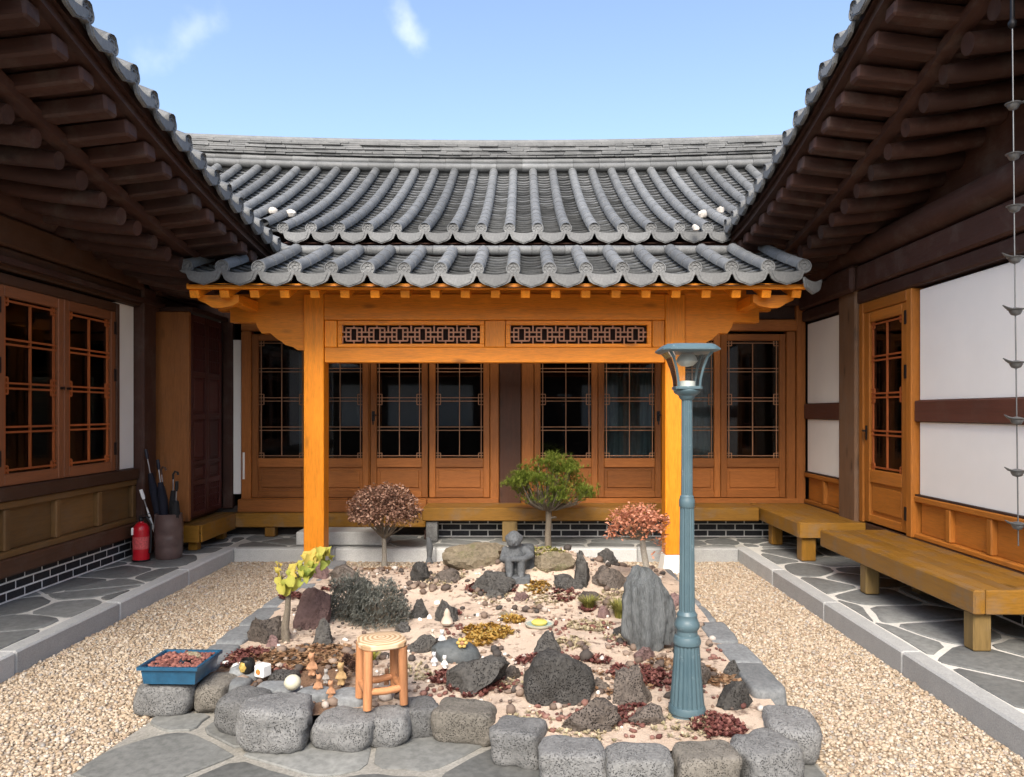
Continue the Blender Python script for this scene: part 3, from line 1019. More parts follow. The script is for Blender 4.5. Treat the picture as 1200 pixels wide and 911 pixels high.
def leaf(root, name, T, u0, u1, v0, v1, gl, pn, wf, latm, bw, ax, depth=.05, handle=None, side=.075):
    """one door or window leaf: frame > pane, lattice, lower panel, handle. gl, pn = (v0,v1) of glass and panel"""
    ug0, ug1 = u0 + side, u1 - side
    m = MB(T)
    m.box(u0, ug0, v0, v1, 0, depth, .006)
    m.box(ug1, u1, v0, v1, 0, depth, .006)
    fr = m.build(name, wf('z'), root)
    rails = [(gl[1], v1), ((pn[1] if pn else v0), gl[0])]
    if pn: rails.append((v0, pn[0]))
    for a, b in rails:
        m = MB(T); m.box(ug0 + .0005, ug1 - .0005, a, b, .001, depth - .002, .005)
        m.build('rail', wf(ax), fr)
    m = MB(T); m.box(ug0, ug1, gl[0], gl[1], .008, .013)
    m.build('pane', M_GLASS, fr)
    m = MB(T); lattice_geo(m, ug0 + .001, ug1 - .001, gl[0] + .001, gl[1] - .001, .016, bw)
    m.build('lattice', latm, fr)
    if pn:
        m = MB(T); m.box(ug0, ug1, pn[0], pn[1], .004, .018)
        c = .035
        m.box(ug0 + c, ug1 - c, pn[0] + c, pn[1] - c, .0185, .034, .010)
        m.build('lower_panel', wf(ax), fr)
    if handle is not None:
        m = MB(T); hu, hv = handle
        m.box(hu - .018, hu + .018, hv - .06, hv + .06, depth - .001, depth + .006, .003)
        m.tube([(hu, hv + .015, depth), (hu, hv + .015, depth + .035), (hu + .05, hv + .012, depth + .04)], .008, 8)
        m.tube([(hu, hv - .03, depth + .006), (hu, hv - .035, depth + .02), (hu, hv - .10, depth + .02)], .007, 8)
        m.build('handle', M_IRON, fr, smooth=True)
    return fr

# ------------------------------------------------------------------ hall front (faces the camera)
TB = frame_T('back', 0, YB)
def bx(px): return (px - VPX) / FPX * YB
V0, V1 = .58, 2.53
GL, PN = (1.05, 2.45), (.66, .94)
leaves = [(297, 365, 0), (365.4, 433, 0), (435, 502, 1), (503.5, 574, 0), (626, 700, 0), (700.4, 774, 2), (778, 843, 0), (843.4, 919, 0)]
for a, b, hk in leaves:
    hd = None
    if hk == 1: hd = (bx(a) + .035, 1.55)
    if hk == 2: hd = (bx(b) - .035, 1.55)
    leaf(hall, 'door', TB, bx(a), bx(b), V0, V1, GL, PN, W_door, W_lat2('z'), .0085, 'x', handle=hd)
def tb(name, u0, u1, v0, v1, w0, w1, mat, b=.008):
    m = MB(TB); m.box(u0, u1, v0, v1, w0, w1, b); return m.build(name, mat, hall)
for a, b in ((285, 296.5), (574.5, 585), (611, 625.5), (774.5, 777.5), (919.5, 930), (433.3, 434.7)):
    tb('door_jamb', bx(a), bx(b), .56, 2.56, -.05, .07, W_door('z'))
tb('door_column', bx(585.5), bx(610.5), .40, 3.2, -.08, .10, wood('column_shaded_brown', (.07, .028, .015), 'z', .5, True, .1))  # shading of the column is put into this darker brown
for a, b in ((285, 585), (611, 932)):
    tb('door_sill', bx(a), bx(b), .47, .575, -.03, .085, W_door('x'))
    tb('door_lintel', bx(a), bx(b), 2.565, 2.70, -.03, .075, W_door('x'))
tb('upper_wall', -4.2, 3.8, 2.705, 3.75, -.06, .02, W_dark('x'))
tb('tie_beam', -3.45, 3.30, 2.86, 3.12, .021, .12, W_dark('x'), .015)
tb('white_strip', bx(274.5), bx(283.5), .62, 2.46, -.02, .03, M_WHITE, .003)
tb('corner_post', bx(262), bx(274), .45, 3.3, -.05, .04, W_dark('z'))
tb('corner_post', bx(930.5), bx(941), .45, 3.3, -.05, .09, W_door('z'))
# the dim room behind the glass, with curtains
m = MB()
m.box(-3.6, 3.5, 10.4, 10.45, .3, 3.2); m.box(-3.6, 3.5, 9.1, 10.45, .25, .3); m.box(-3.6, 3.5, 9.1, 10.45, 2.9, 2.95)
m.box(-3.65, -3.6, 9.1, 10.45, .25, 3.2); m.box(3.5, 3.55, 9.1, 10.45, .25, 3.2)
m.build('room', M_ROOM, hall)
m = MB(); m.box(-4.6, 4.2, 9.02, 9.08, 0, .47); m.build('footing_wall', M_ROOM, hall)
m = MB(); m.box(-6.4, 5.6, 14.9, 15.0, 0, 3.6); m.build('rear_wall', M_WHITE, hall)
def curtain_or_reflection(pa, pb, z0_, z1_):
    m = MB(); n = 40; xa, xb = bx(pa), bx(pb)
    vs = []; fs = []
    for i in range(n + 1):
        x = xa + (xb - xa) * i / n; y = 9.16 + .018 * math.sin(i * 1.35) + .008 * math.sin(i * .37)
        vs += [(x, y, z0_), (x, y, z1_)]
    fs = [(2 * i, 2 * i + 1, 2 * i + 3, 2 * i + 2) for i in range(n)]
    m.add(vs, fs); m.build('curtain_or_reflection', M_CURTAIN_REFLECTION, hall, smooth=True, recalc=False, angle=180)
curtain_or_reflection(706, 766, 1.0, 2.2); curtain_or_reflection(780, 838, 1.0, 2.5); curtain_or_reflection(346, 358, 1.0, 2.5)
# small white plate by the left door (a thermometer)
tag(MB(TB).box(bx(287), bx(289.6), .80, 1.12, .071, .080, .003).build('thermometer', M_WHITE, org=(bx(288), 8.92, .8)), 'thin white thermometer strip on the jamb by the white wall strip', 'thermometer')

# black brick footing of the hall
def brick_wall(root, kind, a0, a1, b, z0_, courses, bl=.20, bh=.058, joint=.014, name='brick_footing'):
    T = frame_T(kind, 0, b)
    m = MB(T); m.box(a0, a1, z0_, z0_ + courses * (bh + joint) + joint, -.06, 0)
    foot = m.build(name, M_BRICKMORTAR, root)
    mm = MB(); mm.box(-bl / 2, bl / 2, -bh / 2, bh / 2, -.03, .004, .003)
    me = mm.mesh('brick'); me.materials.append(M_BRICK)
    half = MB(); half.box(-bl / 4 + joint / 4, bl / 4 - joint / 4, -bh / 2, bh / 2, -.03, .004, .003)
    R3 = T.to_3x3().to_4x4()
    eul = (R3 @ Matrix.Rotation(0, 4, 'X'))
    # a mirrored frame cannot be a rotation: use upright boxes turned to the wall
    rot = {'back': (math.radians(90), 0, 0), 'left': (math.radians(90), 0, math.radians(90)), 'right': (math.radians(90), 0, math.radians(-90))}[kind]
    for c in range(courses):
        u = a0 + joint + (0 if c % 2 == 0 else -(bl + joint) / 2)
        z = z0_ + joint + c * (bh + joint) + bh / 2
        while u < a1 - .02:
            ua, ub = max(u, a0 + .004), min(u + bl, a1 - .004)
            if ub - ua > .03:
                p = T @ Vector(((ua + ub) / 2, z, 0))
                piece('brick', me, foot, p, rot, ((ub - ua) / bl, 1, 1))
            u += bl + joint
    return foot
brick_wall(hall, 'back', -1.05, 3.2, 8.78, WZ, 3)
# wooden verandah floors of the hall
def maru(root, x0, x1, y0, y1, z0_, z1_, along, name='verandah_floor', nb=None):
    """edge beams round plank boards"""
    m = MB()
    if along == 'x':
        m.box(x0, x1, y0, y0 + .09, z0_, z1_, .010)
    else:
        m.box(x0, x0 + .09, y0, y1, z0_, z1_, .010)
    fl = m.build(name, W_maru(along), root)
    if along == 'x':
        n = nb or max(1, round((y1 - y0 - .09) / .13)); st = (y1 - y0 - .09) / n
        for i in range(n):
            m = MB(); m.box(x0 + .002, x1 - .002, y0 + .09 + i * st + .0015, y0 + .09 + (i + 1) * st - .0015, z1_ - .035, z1_ - random.uniform(.001, .004), .003)
            m.build('floor_board', W_maru(along), fl)
    else:
        n = nb or max(1, round((x1 - x0 - .09) / .13)); st = (x1 - x0 - .09) / n
        for i in range(n):
            m = MB(); m.box(x0 + .09 + i * st + .0015, x0 + .09 + (i + 1) * st - .0015, y0 + .002, y1 - .002, z1_ - .035, z1_ - random.uniform(.001, .004), .003)
            m.build('floor_board', W_maru(along), fl)
    return fl
maru(hall, -1.12, 2.66, 8.42, 8.91, .375, .525, 'x')
maru(hall, -3.36, -1.13, 8.78, 8.905, .25, .415, 'x')
m = MB(); m.box(-3.36, -1.13, 8.86, 8.92, .417, .565, .006); m.build('riser_board', W_door('x'), hall)
def leg(root, x, y, z1_, wd, mat=None, nm='floor_leg'):
    m = MB(); m.box(x - wd / 2, x + wd / 2, y - wd / 2, y + wd / 2, WZ + .002, z1_ - .002, .008)
    return m.build(nm, mat or W_maru('z'), root)
leg(hall, -1.02, 8.52, .375, .13, M_BASALT); leg(hall, -.14, 8.52, .375, .17, wood('leg_olive', (.20, .13, .045), 'z', .6, True, .3)); leg(hall, -2.95, 8.83, .25, .12); leg(hall, -1.95, 8.83, .25, .12)
m = MB(); m.box(-1.12, -.98, 8.57, 8.70, WZ + .002, .25, .01); m.build('floor_block', W_dark('x'), hall)

# ------------------------------------------------------------------ porch timber (front plane Y 7.45)
PY = 7.45
def pxx(px): return (px - VPX) / FPX * PY
def pzz(py): return CAM_H + (VPY - py) / FPX * PY
PLX, PRX = pxx(367.5), pxx(791.5)
for x in (PLX, PRX):
    m = MB(); m.box(x - .10, x + .10, PY, PY + .20, .18, 2.77, .008)
    m.build('post', W_porch('z'), porch)
    m = MB(); 
    m.add([(x + sx * w_, PY + .10 + sy * w_, z) for (w_, z) in ((.13, 0), (.125, .04), (.105, .165), (.100, .178)) for sx, sy in ((-1, -1), (1, -1), (1, 1), (-1, 1))],
          [(4 * i + k, 4 * i + (k + 1) % 4, 4 * i + 4 + (k + 1) % 4, 4 * i + 4 + k) for i in range(3) for k in range(4)] + [(3, 2, 1, 0), (12, 13, 14, 15)])
    m.build('post_base', M_WHITE if x > 0 else M_GRANITE, porch)
xa, xb = PLX + .102, PRX - .102
def pb(name, x0, x1, y0, y1, z0_, z1_, ax='x', b=.006, mat=None):
    m = MB(); m.box(x0, x1, y0, y1, z0_, z1_, b); return m.build(name, mat or W_porch(ax), porch)
pb('lower_beam', xa, xb, PY + .02, PY + .15, pzz(425), pzz(407))
pb('upper_beam', xa, xb, PY + .005, PY + .17, pzz(375), pzz(344.5))
zt0, zt1 = pzz(406.8), pzz(375.2)
for (a, b) in ((382.2, 394), (568, 592), (765, 776.5)):
    pb('stud', pxx(a) if a > 383 else xa, pxx(b) if b < 776 else xb, PY + .025, PY + .13, zt0, zt1, 'z')
def transom(pa, pb_):
    x0, x1 = pxx(pa), pxx(pb_)
    m = MB()
    f = .045
    m.box(x0, x1, PY + .035, PY + .11, zt0 + .001, zt0 + f * .8, .004); m.box(x0, x1, PY + .035, PY + .11, zt1 - f, zt1 - .001, .004)
    m.box(x0, x0 + f, PY + .036, PY + .109, zt0 + f * .8, zt1 - f, .004); m.box(x1 - f, x1, PY + .036, PY + .109, zt0 + f * .8, zt1 - f, .004)
    t = m.build('transom', W_porch('x'), porch)
    m = MB(); m.box(x0 + .02, x1 - .02, PY + .112, PY + .118, zt0 + .01, zt1 - .01); m.build('shade_backing', plain('painted_shade', (.020, .010, .008), .9), t)  # added dark sheet: paints the shaded porch interior behind the fretwork
    m = MB()
    u0, u1, v0, v1 = x0 + f, x1 - f, zt0 + f * .8, zt1 - f
    n = 6; h = .0066; W_ = (u1 - u0) / n; H_ = v1 - v0
    def bar(a, b, c, d, k=0): m.box(a, b, PY + .05 - k, PY + .066 - k, c, d)
    for i in range(n):
        c = u0 + (i + .5) * W_
        q0, q1 = c - W_ * .34, c + W_ * .34
        r0, r1 = v0 + H_ * .16, v0 + H_ * .84
        for z in (r0, r1): bar(q0, q1, z - h, z + h)
        for x in (q0, q1): bar(x - h, x + h, r0, r1, .0007)
        for z in (v0 + H_ * .38, v0 + H_ * .62): bar(c - W_ * .5, c - W_ * .14, z - h, z + h, .0014); bar(c + W_ * .14, c + W_ * .5, z - h, z + h, .0014)
        for x in (c - W_ * .14, c + W_ * .14): bar(x - h, x + h, v0 + H_ * .16, v0 + H_ * .84, .0021)
        bar(c - W_ * .5 - h, c - W_ * .5 + h, v0, v0 + H_ * .38, .0021); bar(c - W_ * .5 - h, c - W_ * .5 + h, v0 + H_ * .62, v1, .0021)
        bar(c - h, c + h, v0, v0 + H_ * .16, .0021); bar(c - h, c + h, v0 + H_ * .84, v1, .0021)
    m.build('fretwork', wood('fretwork_pine', (.66, .33, .20), 'x', .5, False), t)
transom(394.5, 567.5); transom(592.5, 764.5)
# carved brackets outside the posts
br = [(255, 344.5), (254, 350), (254, 364), (268, 364), (268, 377.5), (298, 377.5), (300, 383), (305, 390.5), (315, 390), (323, 397), (329, 400.5), (333, 404), (342, 406.5), (347, 410), (356.2, 410), (356.2, 344.5)]
poly = [(pxx(a), pzz(b)) for a, b in br]
m = MB(); m.prism(poly, 'y', PY + .04, PY + .15); m.build('carved_bracket', W_porch('x'), porch)
cxm = (PLX + PRX) / 2
m = MB(); m.prism([(2 * cxm - a, b) for a, b in poly], 'y', PY + .04, PY + .15); m.build('carved_bracket', W_porch('x'), porch)
# plate over the posts, eave board, rafters, gable-end boards
pb('wall_plate', PX0 + .30, PX1 - .30, PY + .03, PY + .17, 2.772, 2.90)
m = MB(); m.box(PX0 - .02, PX1 + .05, 6.80, 6.86, 2.715, 2.765, .004); m.build('eave_board', W_porch('x'), porch)
rx = [(206 + 37.4 * i - VPX) / FPX * 6.86 for i in range(21)]
for i, x in enumerate(rx):
    x = PX0 + .03 + (PX1 - PX0 - .06) * i / 20
    m = MB(); m.beam((x, 6.845, 2.675), (x, 8.05, 2.675 + .49), .085, .075, b=.006)
    m.build('rafter', W_porch('y'), porch)
m = MB(); m.add([(PX0 - .03, 6.87, 2.727), (PX1 + .03, 6.87, 2.727), (PX1 + .03, 8.05, 3.21), (PX0 - .03, 8.05, 3.21)], [(0, 1, 2, 3)])
m.build('ceiling_board', W_dark('y'), porch, recalc=False)  # dark timber here paints in the shade inside the porch
for sg, xe in ((1, PX0 - .01), (-1, PX1 + .01)):
    pl = [(xe, 2.685), (xe + sg * .40, 2.685), (xe + sg * .40, 2.62), (xe + sg * .34, 2.585), (xe + sg * .24, 2.565), (xe + sg * .15, 2.572), (xe + sg * .09, 2.61), (xe + sg * .03, 2.635)]
    m = MB(); m.prism(pl, 'y', 6.97, 7.06); m.build('end_bracket', W_porch('x'), porch)
    m = MB(); m.box(xe + sg * .30, xe + sg * .40, 7.065, PY + .2, 2.60, 2.70, .006); m.build('side_beam', W_porch('y'), porch)
    # side beams tying the posts back to the hall
for x in (PLX, PRX):
    pb('tie_beam', x - .06, x + .06, PY + .201, 8.99, 2.40, 2.58, 'y')

# ------------------------------------------------------------------ left wing
TL = frame_T('left', 0, XL)
def tl(name, u0, u1, v0, v1, w0, w1, mat, b=.008, root=None):
    m = MB(TL); m.box(u0, u1, v0, v1, w0, w1, b); return m.build(name, mat, root or lw)
brick_wall(lw, 'left', 3.6, 7.62, XL - .05, WZ, 3)
tl('ground_sill', 2.5, 7.62, .352, .49, -.10, .03, W_left('y'), .012)
tl('backing_wall', 2.5, 8.0, .49, 1.03, -.14, -.10, W_dark('y'), 0); tl('backing_wall', 2.5, 8.0, 2.57, 3.7, -.14, -.10, W_dark('y'), 0); tl('backing_wall', 7.19, 8.0, 1.031, 2.569, -.14, -.10, W_dark('y'), 0)
PCL = wood('panel_brown', (.18, .095, .032), 'y', .5, True, .2)
PCLz = wood('panel_brown', (.18, .095, .032), 'z', .5, True, .2)
tl('rail', 2.5, 7.58, .492, .545, -.08, .012, PCLz and wood('panel_brown', (.18, .095, .032), 'y', .5, True, .2)); tl('rail', 2.5, 7.58, .865, .925, -.08, .012, PCL)
ds = [3.80, 4.43, 5.06, 5.68, 6.31, 6.93, 7.54]
for d in ds: tl('divider', d - .035, d + .035, .547, .863, -.08, .008, PCLz)
for a, b in zip(ds, ds[1:]): tl('wood_panel', a + .037, b - .037, .547, .863, -.07, -.035, PCL, .004)
tl('window_sill', 2.5, 7.58, .927, 1.035, -.09, .04, W_left('y'), .01)
WF0, WF1 = 5.56, 7.18
tl('window_post', WF0 - .10, WF0, 1.037, 2.64, -.09, .025, W_left('z')); tl('window_post', WF1, WF1 + .055, 1.037, 2.64, -.09, .025, W_left('z'))
tl('window_head', WF0 + .001, WF1 - .001, 2.56, 2.64, -.09, .025, W_left('y'))
wm = (WF0 + WF1) / 2
for a, b, h in ((WF0 + .003, wm - .002, -1), (wm + .002, WF1 - .003, 1)):
    lf = leaf(lw, 'window', frame_T('left', 0, XL - .035), a, b, 1.04, 2.557, (1.13, 2.47), None, W_win, W_lat('z'), .015, 'y', handle=None)
    hu = wm + h * .045
    m = MB(TL); m.lathe([(.012, 0), (.012, .01)], 8, (hu, 1.80, .016)); m.tube([(hu, 1.80, .02), (hu, 1.80, .045)], [.008, .014], 8); m.build('handle', M_IRON, lf)
    hx = a + .012 if h < 0 else b - .012
    for hv in (1.25, 1.95, 2.40):
        m = MB(TL); m.box(hx - .02, hx + .02, hv - .06, hv + .06, .016, .021, .002); m.build('hinge', M_IRON, lf)
m = MB(); vs = []; n_ = 24  # added pale sheet behind the left leaf, imitating a reflection in its pane
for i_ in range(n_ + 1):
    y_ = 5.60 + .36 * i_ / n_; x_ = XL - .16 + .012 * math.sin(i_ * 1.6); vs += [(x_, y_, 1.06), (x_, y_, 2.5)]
m.add(vs, [(2 * i_, 2 * i_ + 1, 2 * i_ + 3, 2 * i_ + 2) for i_ in range(n_)]); m.build('curtain_or_reflection', M_CURTAIN_REFLECTION, lw, smooth=True, recalc=False, angle=180)
tl('plaster_panel', WF1 + .058, 7.575, 1.037, 2.66, -.08, -.02, M_WHITE, .003)
tl('plaster_panel', 3.2, WF0 - .104, 1.037, 2.66, -.08, -.02, M_WHITE, .003)
m = MB(TL); m.box(7.585, 7.86, WZ + .003, 3.05, -.12, .075, .02); m.build('column', W_dark('z'), lw)
tl('lintel_beam', 2.3, 8.9, 2.665, 2.83, -.12, .045, W_left('y'), .015)
tl('head_beam', 2.3, 8.9, 2.835, 3.06, -.12, .075, W_left('y'), .02)
m = MB(); m.tube([(XL + .01, 2.0, 3.19), (XL + .01, 8.9, 3.19)], .125, 14); m.build('purlin', W_soff('y'), lw, smooth=True, angle=50)
tl('upper_wall_board', 2.3, 8.9, 3.06, 3.95, -.16, -.13, W_dark('y'), 0)
tl('room_wall', 2.3, 8.0, .4, 3.2, -1.4, -1.36, M_ROOM, 0)
m = MB(); m.box(XL + .02, XL + .10, 2.6, 8.3, 2.70, 2.745, .004); m.build('cable_batten', W_soff('y'), lw)

m = MB(); m.box(-5.45, -5.38, 1.9, 14.9, 0, 4.3); m.build('rear_wall', M_WHITE, lw)
m = MB(); m.box(-5.37, XL - .15, 1.9, 1.97, 0, 4.2); m.build('end_wall', M_WHITE, lw)
m = MB(); m.box(-4.20, -4.02, 7.92, 9.0, .15, 3.5); m.build('closet_back', W_dark('y'), lw)
# closet bay at the corner
m = MB(); m.box(-4.0, -3.55, 8.0, 8.05, .43, 2.67, .006); m.build('closet_front', wood('closet_wood', (.30, .115, .035), 'z', .5, True, .1), lw)
m = MB(); m.box(-4.0, -3.50, 7.98, 8.95, 2.672, 2.72, .006); m.build('closet_top', W_dark('y'), lw)
m = MB(); m.box(-4.0, -3.6, 8.06, 8.9, .43, .46); m.build('closet_floor', W_dark('y'), lw)
TC = frame_T('left', 0, -3.585)
for a, b in ((8.062, 8.46), (8.464, 8.86)):
    m = MB(TC); 
    m.box(a, a + .05, .47, 2.65, 0, .04, .005); m.box(b - .05, b, .47, 2.65, 0, .04, .005)
    dr = m.build('closet_door', W_red('z'), lw)
    for v0, v1 in ((.47, .52), (.80, .86), (1.02, 1.07), (1.52, 1.58), (1.98, 2.04), (2.58, 2.65)):
        m = MB(TC); m.box(a + .0505, b - .0505, v0, v1, .001, .038, .004); m.build('rail', W_red('y'), dr)
    for v0, v1 in ((.52, .80), (.86, 1.02), (1.07, 1.52), (1.58, 1.98), (2.04, 2.58)):
        m = MB(TC); m.box(a + .0505, b - .0505, v0, v1, .004, .014)
        if v0 in (.52, 2.04):
            for k in range(1, 6):
                u = a + .05 + (b - a - .1) * k / 6; m.box(u - .006, u + .006, v0, v1, .0145, .028)
            for k in range(1, 4):
                v = v0 + (v1 - v0) * k / 4; m.box(a + .051, b - .051, v - .005, v + .005, .015, .0265)
        else:
            m.box(a + .085, b - .085, v0 + .03, v1 - .03, .0145, .028, .008)
        m.build('panel', W_red('z'), dr)
# bench under the closet
bl = maru(lw, -3.80, -3.36, 7.86, 8.90, .235, .415, 'y')
m = MB(); m.box(-3.37, -3.35, 7.862, 8.775, .237, .413, .003); m.build('edge_board', W_maru('y'), lw)
m = MB(); m.box(-3.80, -3.372, 7.83, 7.858, .237, .413, .004); m.build('end_board', W_maru('x'), lw)
leg(lw, -3.47, 7.95, .235, .10); leg(lw, -3.47, 8.65, .235, .10); leg(lw, -3.72, 7.95, .235, .10)

# ------------------------------------------------------------------ right wing
TR = frame_T('right', 0, XR)
def tr(name, u0, u1, v0, v1, w0, w1, mat, b=.008, root=None):
    m = MB(TR); m.box(u0, u1, v0, v1, w0, w1, b); return m.build(name, mat, root or rw)
brick_wall(rw, 'right', 3.6, 9.0, XR + .05, WZ, 3)
tr('ground_sill', 2.5, 8.95, .36, .525, -.10, .02, W_left('y'), .012)
tr('backing_wall', 2.5, 9.0, .52, 3.9, -.14, -.10, W_dark('y'), 0)
DY0, DY1 = 6.40, 7.40
def panels(ya, yb, divs):
    tr('rail', ya, yb, .527, .57, -.08, .012, W_panel('y')); tr('rail', ya, yb, .835, .885, -.08, .012, W_panel('y'))
    es = [ya] + divs + [yb]
    for d in divs: tr('divider', d - .03, d + .03, .572, .833, -.08, .008, W_panel('z'))
    for a, b in zip(es, es[1:]):
        tr('wood_panel', a + .032, b - .032, .572, .833, -.07, -.035, W_panel('y'), .004)
panels(3.0, DY0 - .002, [3.82, 4.34, 4.86, 5.38, 5.90])
panels(7.83, 8.90, [8.35])
for ya, yb in ((3.0, DY0 - .002), (7.83, 8.90)):
    tr('plaster_panel', ya + .03, yb - .035, .90, 1.515, -.08, -.02, M_WHITE, .003)
    tr('plaster_panel', ya + .03, yb - .035, 1.70, 2.635, -.08, -.02, M_WHITE, .003)
    tr('mid_rail', ya, yb, 1.518, 1.697, -.08, .012, wood('rail_redbrown', (.14, .052, .034), 'y', .55, True, .2), .01)
    tr('thin_rail', ya, yb, .886, .9, -.08, .004, W_dark('y'), 0)
tr('door_post', DY0, DY0 + .09, .527, 2.66, -.09, .035, W_panel('z')); tr('door_post', DY1 - .09, DY1, .527, 2.66, -.09, .035, W_panel('z'))
tr('door_head', DY0 + .0905, DY1 - .0905, 2.56, 2.66, -.09, .033, W_panel('y'))
dl = leaf(rw, 'door', frame_T('right', 0, XR + .03), DY0 + .093, DY1 - .093, .545, 2.557, (1.05, 2.46), (.62, .93), W_panel, W_lat('z'), .015, 'y', handle=None, side=.10)
m = MB(TR); hu, hv = DY1 - .14, 1.40
m.box(hu - .018, hu + .018, hv - .07, hv + .07, .021, .028, .003); m.tube([(hu, hv + .02, .025), (hu, hv + .02, .06), (hu - .06, hv + .018, .065)], .009, 8)
m.build('handle', M_IRON, dl)
for hv in (.72, 1.95, 2.42):
    m = MB(TR); m.box(DY0 + .075, DY0 + .115, hv - .06, hv + .06, .036, .041, .002); m.build('hinge', M_IRON, dl)
m = MB(TR); m.box(7.42, 7.82, WZ + .003, 3.05, -.12, .06, .02); m.build('column', wood('weathered_column', (.16, .090, .050), 'z', .6, True, .35), rw)
m = MB(TR); m.box(7.35, 7.95, 2.78, 3.04, .061, .14, .03); m.build('bracket_arm', W_dark('y'), rw)
tr('lintel_beam', 2.3, 8.9, 2.665, 2.79, -.12, .04, W_dark('y'), .015)
tr('head_beam', 2.3, 8.9, 2.80, 3.03, -.12, .075, W_soff('y'), .02)
m = MB(); m.tube([(XR - .01, 2.0, 3.17), (XR - .01, 8.9, 3.17)], .125, 14); m.build('purlin', W_soff('y'), rw, smooth=True, angle=50)
tr('upper_wall_board', 2.3, 8.9, 3.03, 4.3, -.16, -.13, W_dark('y'), 0)
tr('room_wall', 2.3, 8.0, .4, 3.2, -1.4, -1.36, M_ROOM, 0)
m = MB(); m.box(4.93, 5.0, 1.9, 14.9, 0, 4.6); m.build('rear_wall', M_WHITE, rw)
m = MB(); m.box(XR + .15, 4.92, 1.9, 1.97, 0, 4.5); m.build('end_wall', M_WHITE, rw)
# verandah return on the right wing
fl = maru(rw, 2.685, 3.33, 7.31, 8.90, .375, .525, 'y')
m = MB(); m.box(2.69, 3.33, 7.28, 7.308, .376, .524, .004); m.build('end_board', W_maru('x'), rw)
leg(rw, 2.80, 7.40, .375, .14); leg(rw, 2.80, 8.30, .375, .12)

# long free-standing bench along the right wing
bench = empty('wooden_bench', (3.0, 5.7, WZ), 'long low pine bench along the white-panelled wing', 'bench')
B0, B1, BZ0, BZ1 = 4.52, 6.86, .375, .525
for i in range(5):
    st = (3.325 - 2.72 - .075) / 5; x0 = 2.72 + .075 + i * st
    m = MB(); m.box(x0 + .001, x0 + st - .001, B0 + .032, B1 - .032, BZ1 - .04, BZ1 - random.uniform(.001, .003), .003); m.build('seat_board', W_maru('y'), bench)
for x0 in (2.72, 3.26):
    m = MB(); m.box(x0, x0 + .074, B0, B1, BZ0, BZ1 - (.0 if x0 < 3 else .045), .010); m.build('side_rail', W_maru('y'), bench)
for y0 in (B0, B1 - .03):
    m = MB(); m.box(2.795, 3.325, y0 + .001, y0 + .03, BZ0 + .002, BZ1, .006); m.build('end_rail', W_maru('x'), bench)
for y in (B0 + .10, 6.05, ):
    for x in (2.80, 3.22):
        m = MB(); m.box(x - .055, x + .055, y - .055, y + .055, WZ + .002, BZ0 - .001, .008); m.build('leg', wood('leg_olive', (.20, .13, .045), 'z', .6, True, .3), bench)

# unseen gate building, added behind the viewer to darken what the door panes mirror
gate = empty('added_gate_building', (0, -7.2, 0), 'added timber gate building, out of view, that darkens the door-pane reflections', 'house')
m = MB(); m.box(-6.5, 6.5, -7.4, -7.2, 0, 3.0); m.build('wall', W_left('x'), gate)
for i in range(8):
    x = -6.1 + i * 1.62
    if i in (3, 4): continue
    m = MB(); m.box(x, x + 1.2, -7.195, -7.17, 1.1, 2.5, .005); m.build('plaster_panel', M_WHITE, gate)
m = MB(); m.box(-1.2, 1.2, -7.195, -7.15, .05, 2.6, .01); m.build('gate_door', W_dark('z'), gate)
m = MB(); m.prism([(-6.3, 2.95), (-6.3, 3.05), (-8.4, 4.3), (-10.5, 3.05), (-10.5, 2.95)], 'x', -7.2, 7.2); m.build('roof', M_TILE, gate)

# ================================================================== GARDEN BED
GX0, GX1, GY0, GY1 = -1.80, 1.28, 3.38, 7.25
def sst(a, b, x):
    t = max(0.0, min(1.0, (x - a) / (b - a))); return t * t * (3 - 2 * t)
def soil(x, y):
    z = .115 + .05 * sst(3.5, 5.2, y)
    z += .265 * math.exp(-(((x - .10) / .70) ** 2 + ((y - 6.40) / .55) ** 2))
    z += .05 * math.exp(-(((x + .95) / .5) ** 2 + ((y - 6.3) / .6) ** 2))
    z += .05 * math.exp(-(((x - .95) / .35) ** 2 + ((y - 6.0) / .6) ** 2))
    z += .03 * noise.noise((x * 1.7, y * 1.7, 3.1)) + .012 * noise.noise((x * 6, y * 6, 1.0))
    z *= sst(GY1 + .05, GY1 - .5, y) * .85 + .15
    return max(z, .01)
def at(px, py):
    """world point on the soil seen at a photo pixel"""
    u, v = (px - VPX) / FPX, (VPY - py) / FPX
    y = 2.8
    while y < 8:
        if CAM_H + v * y <= soil(u * y, y): break
        y += .01
    return Vector((u * y, y, soil(u * y, y)))

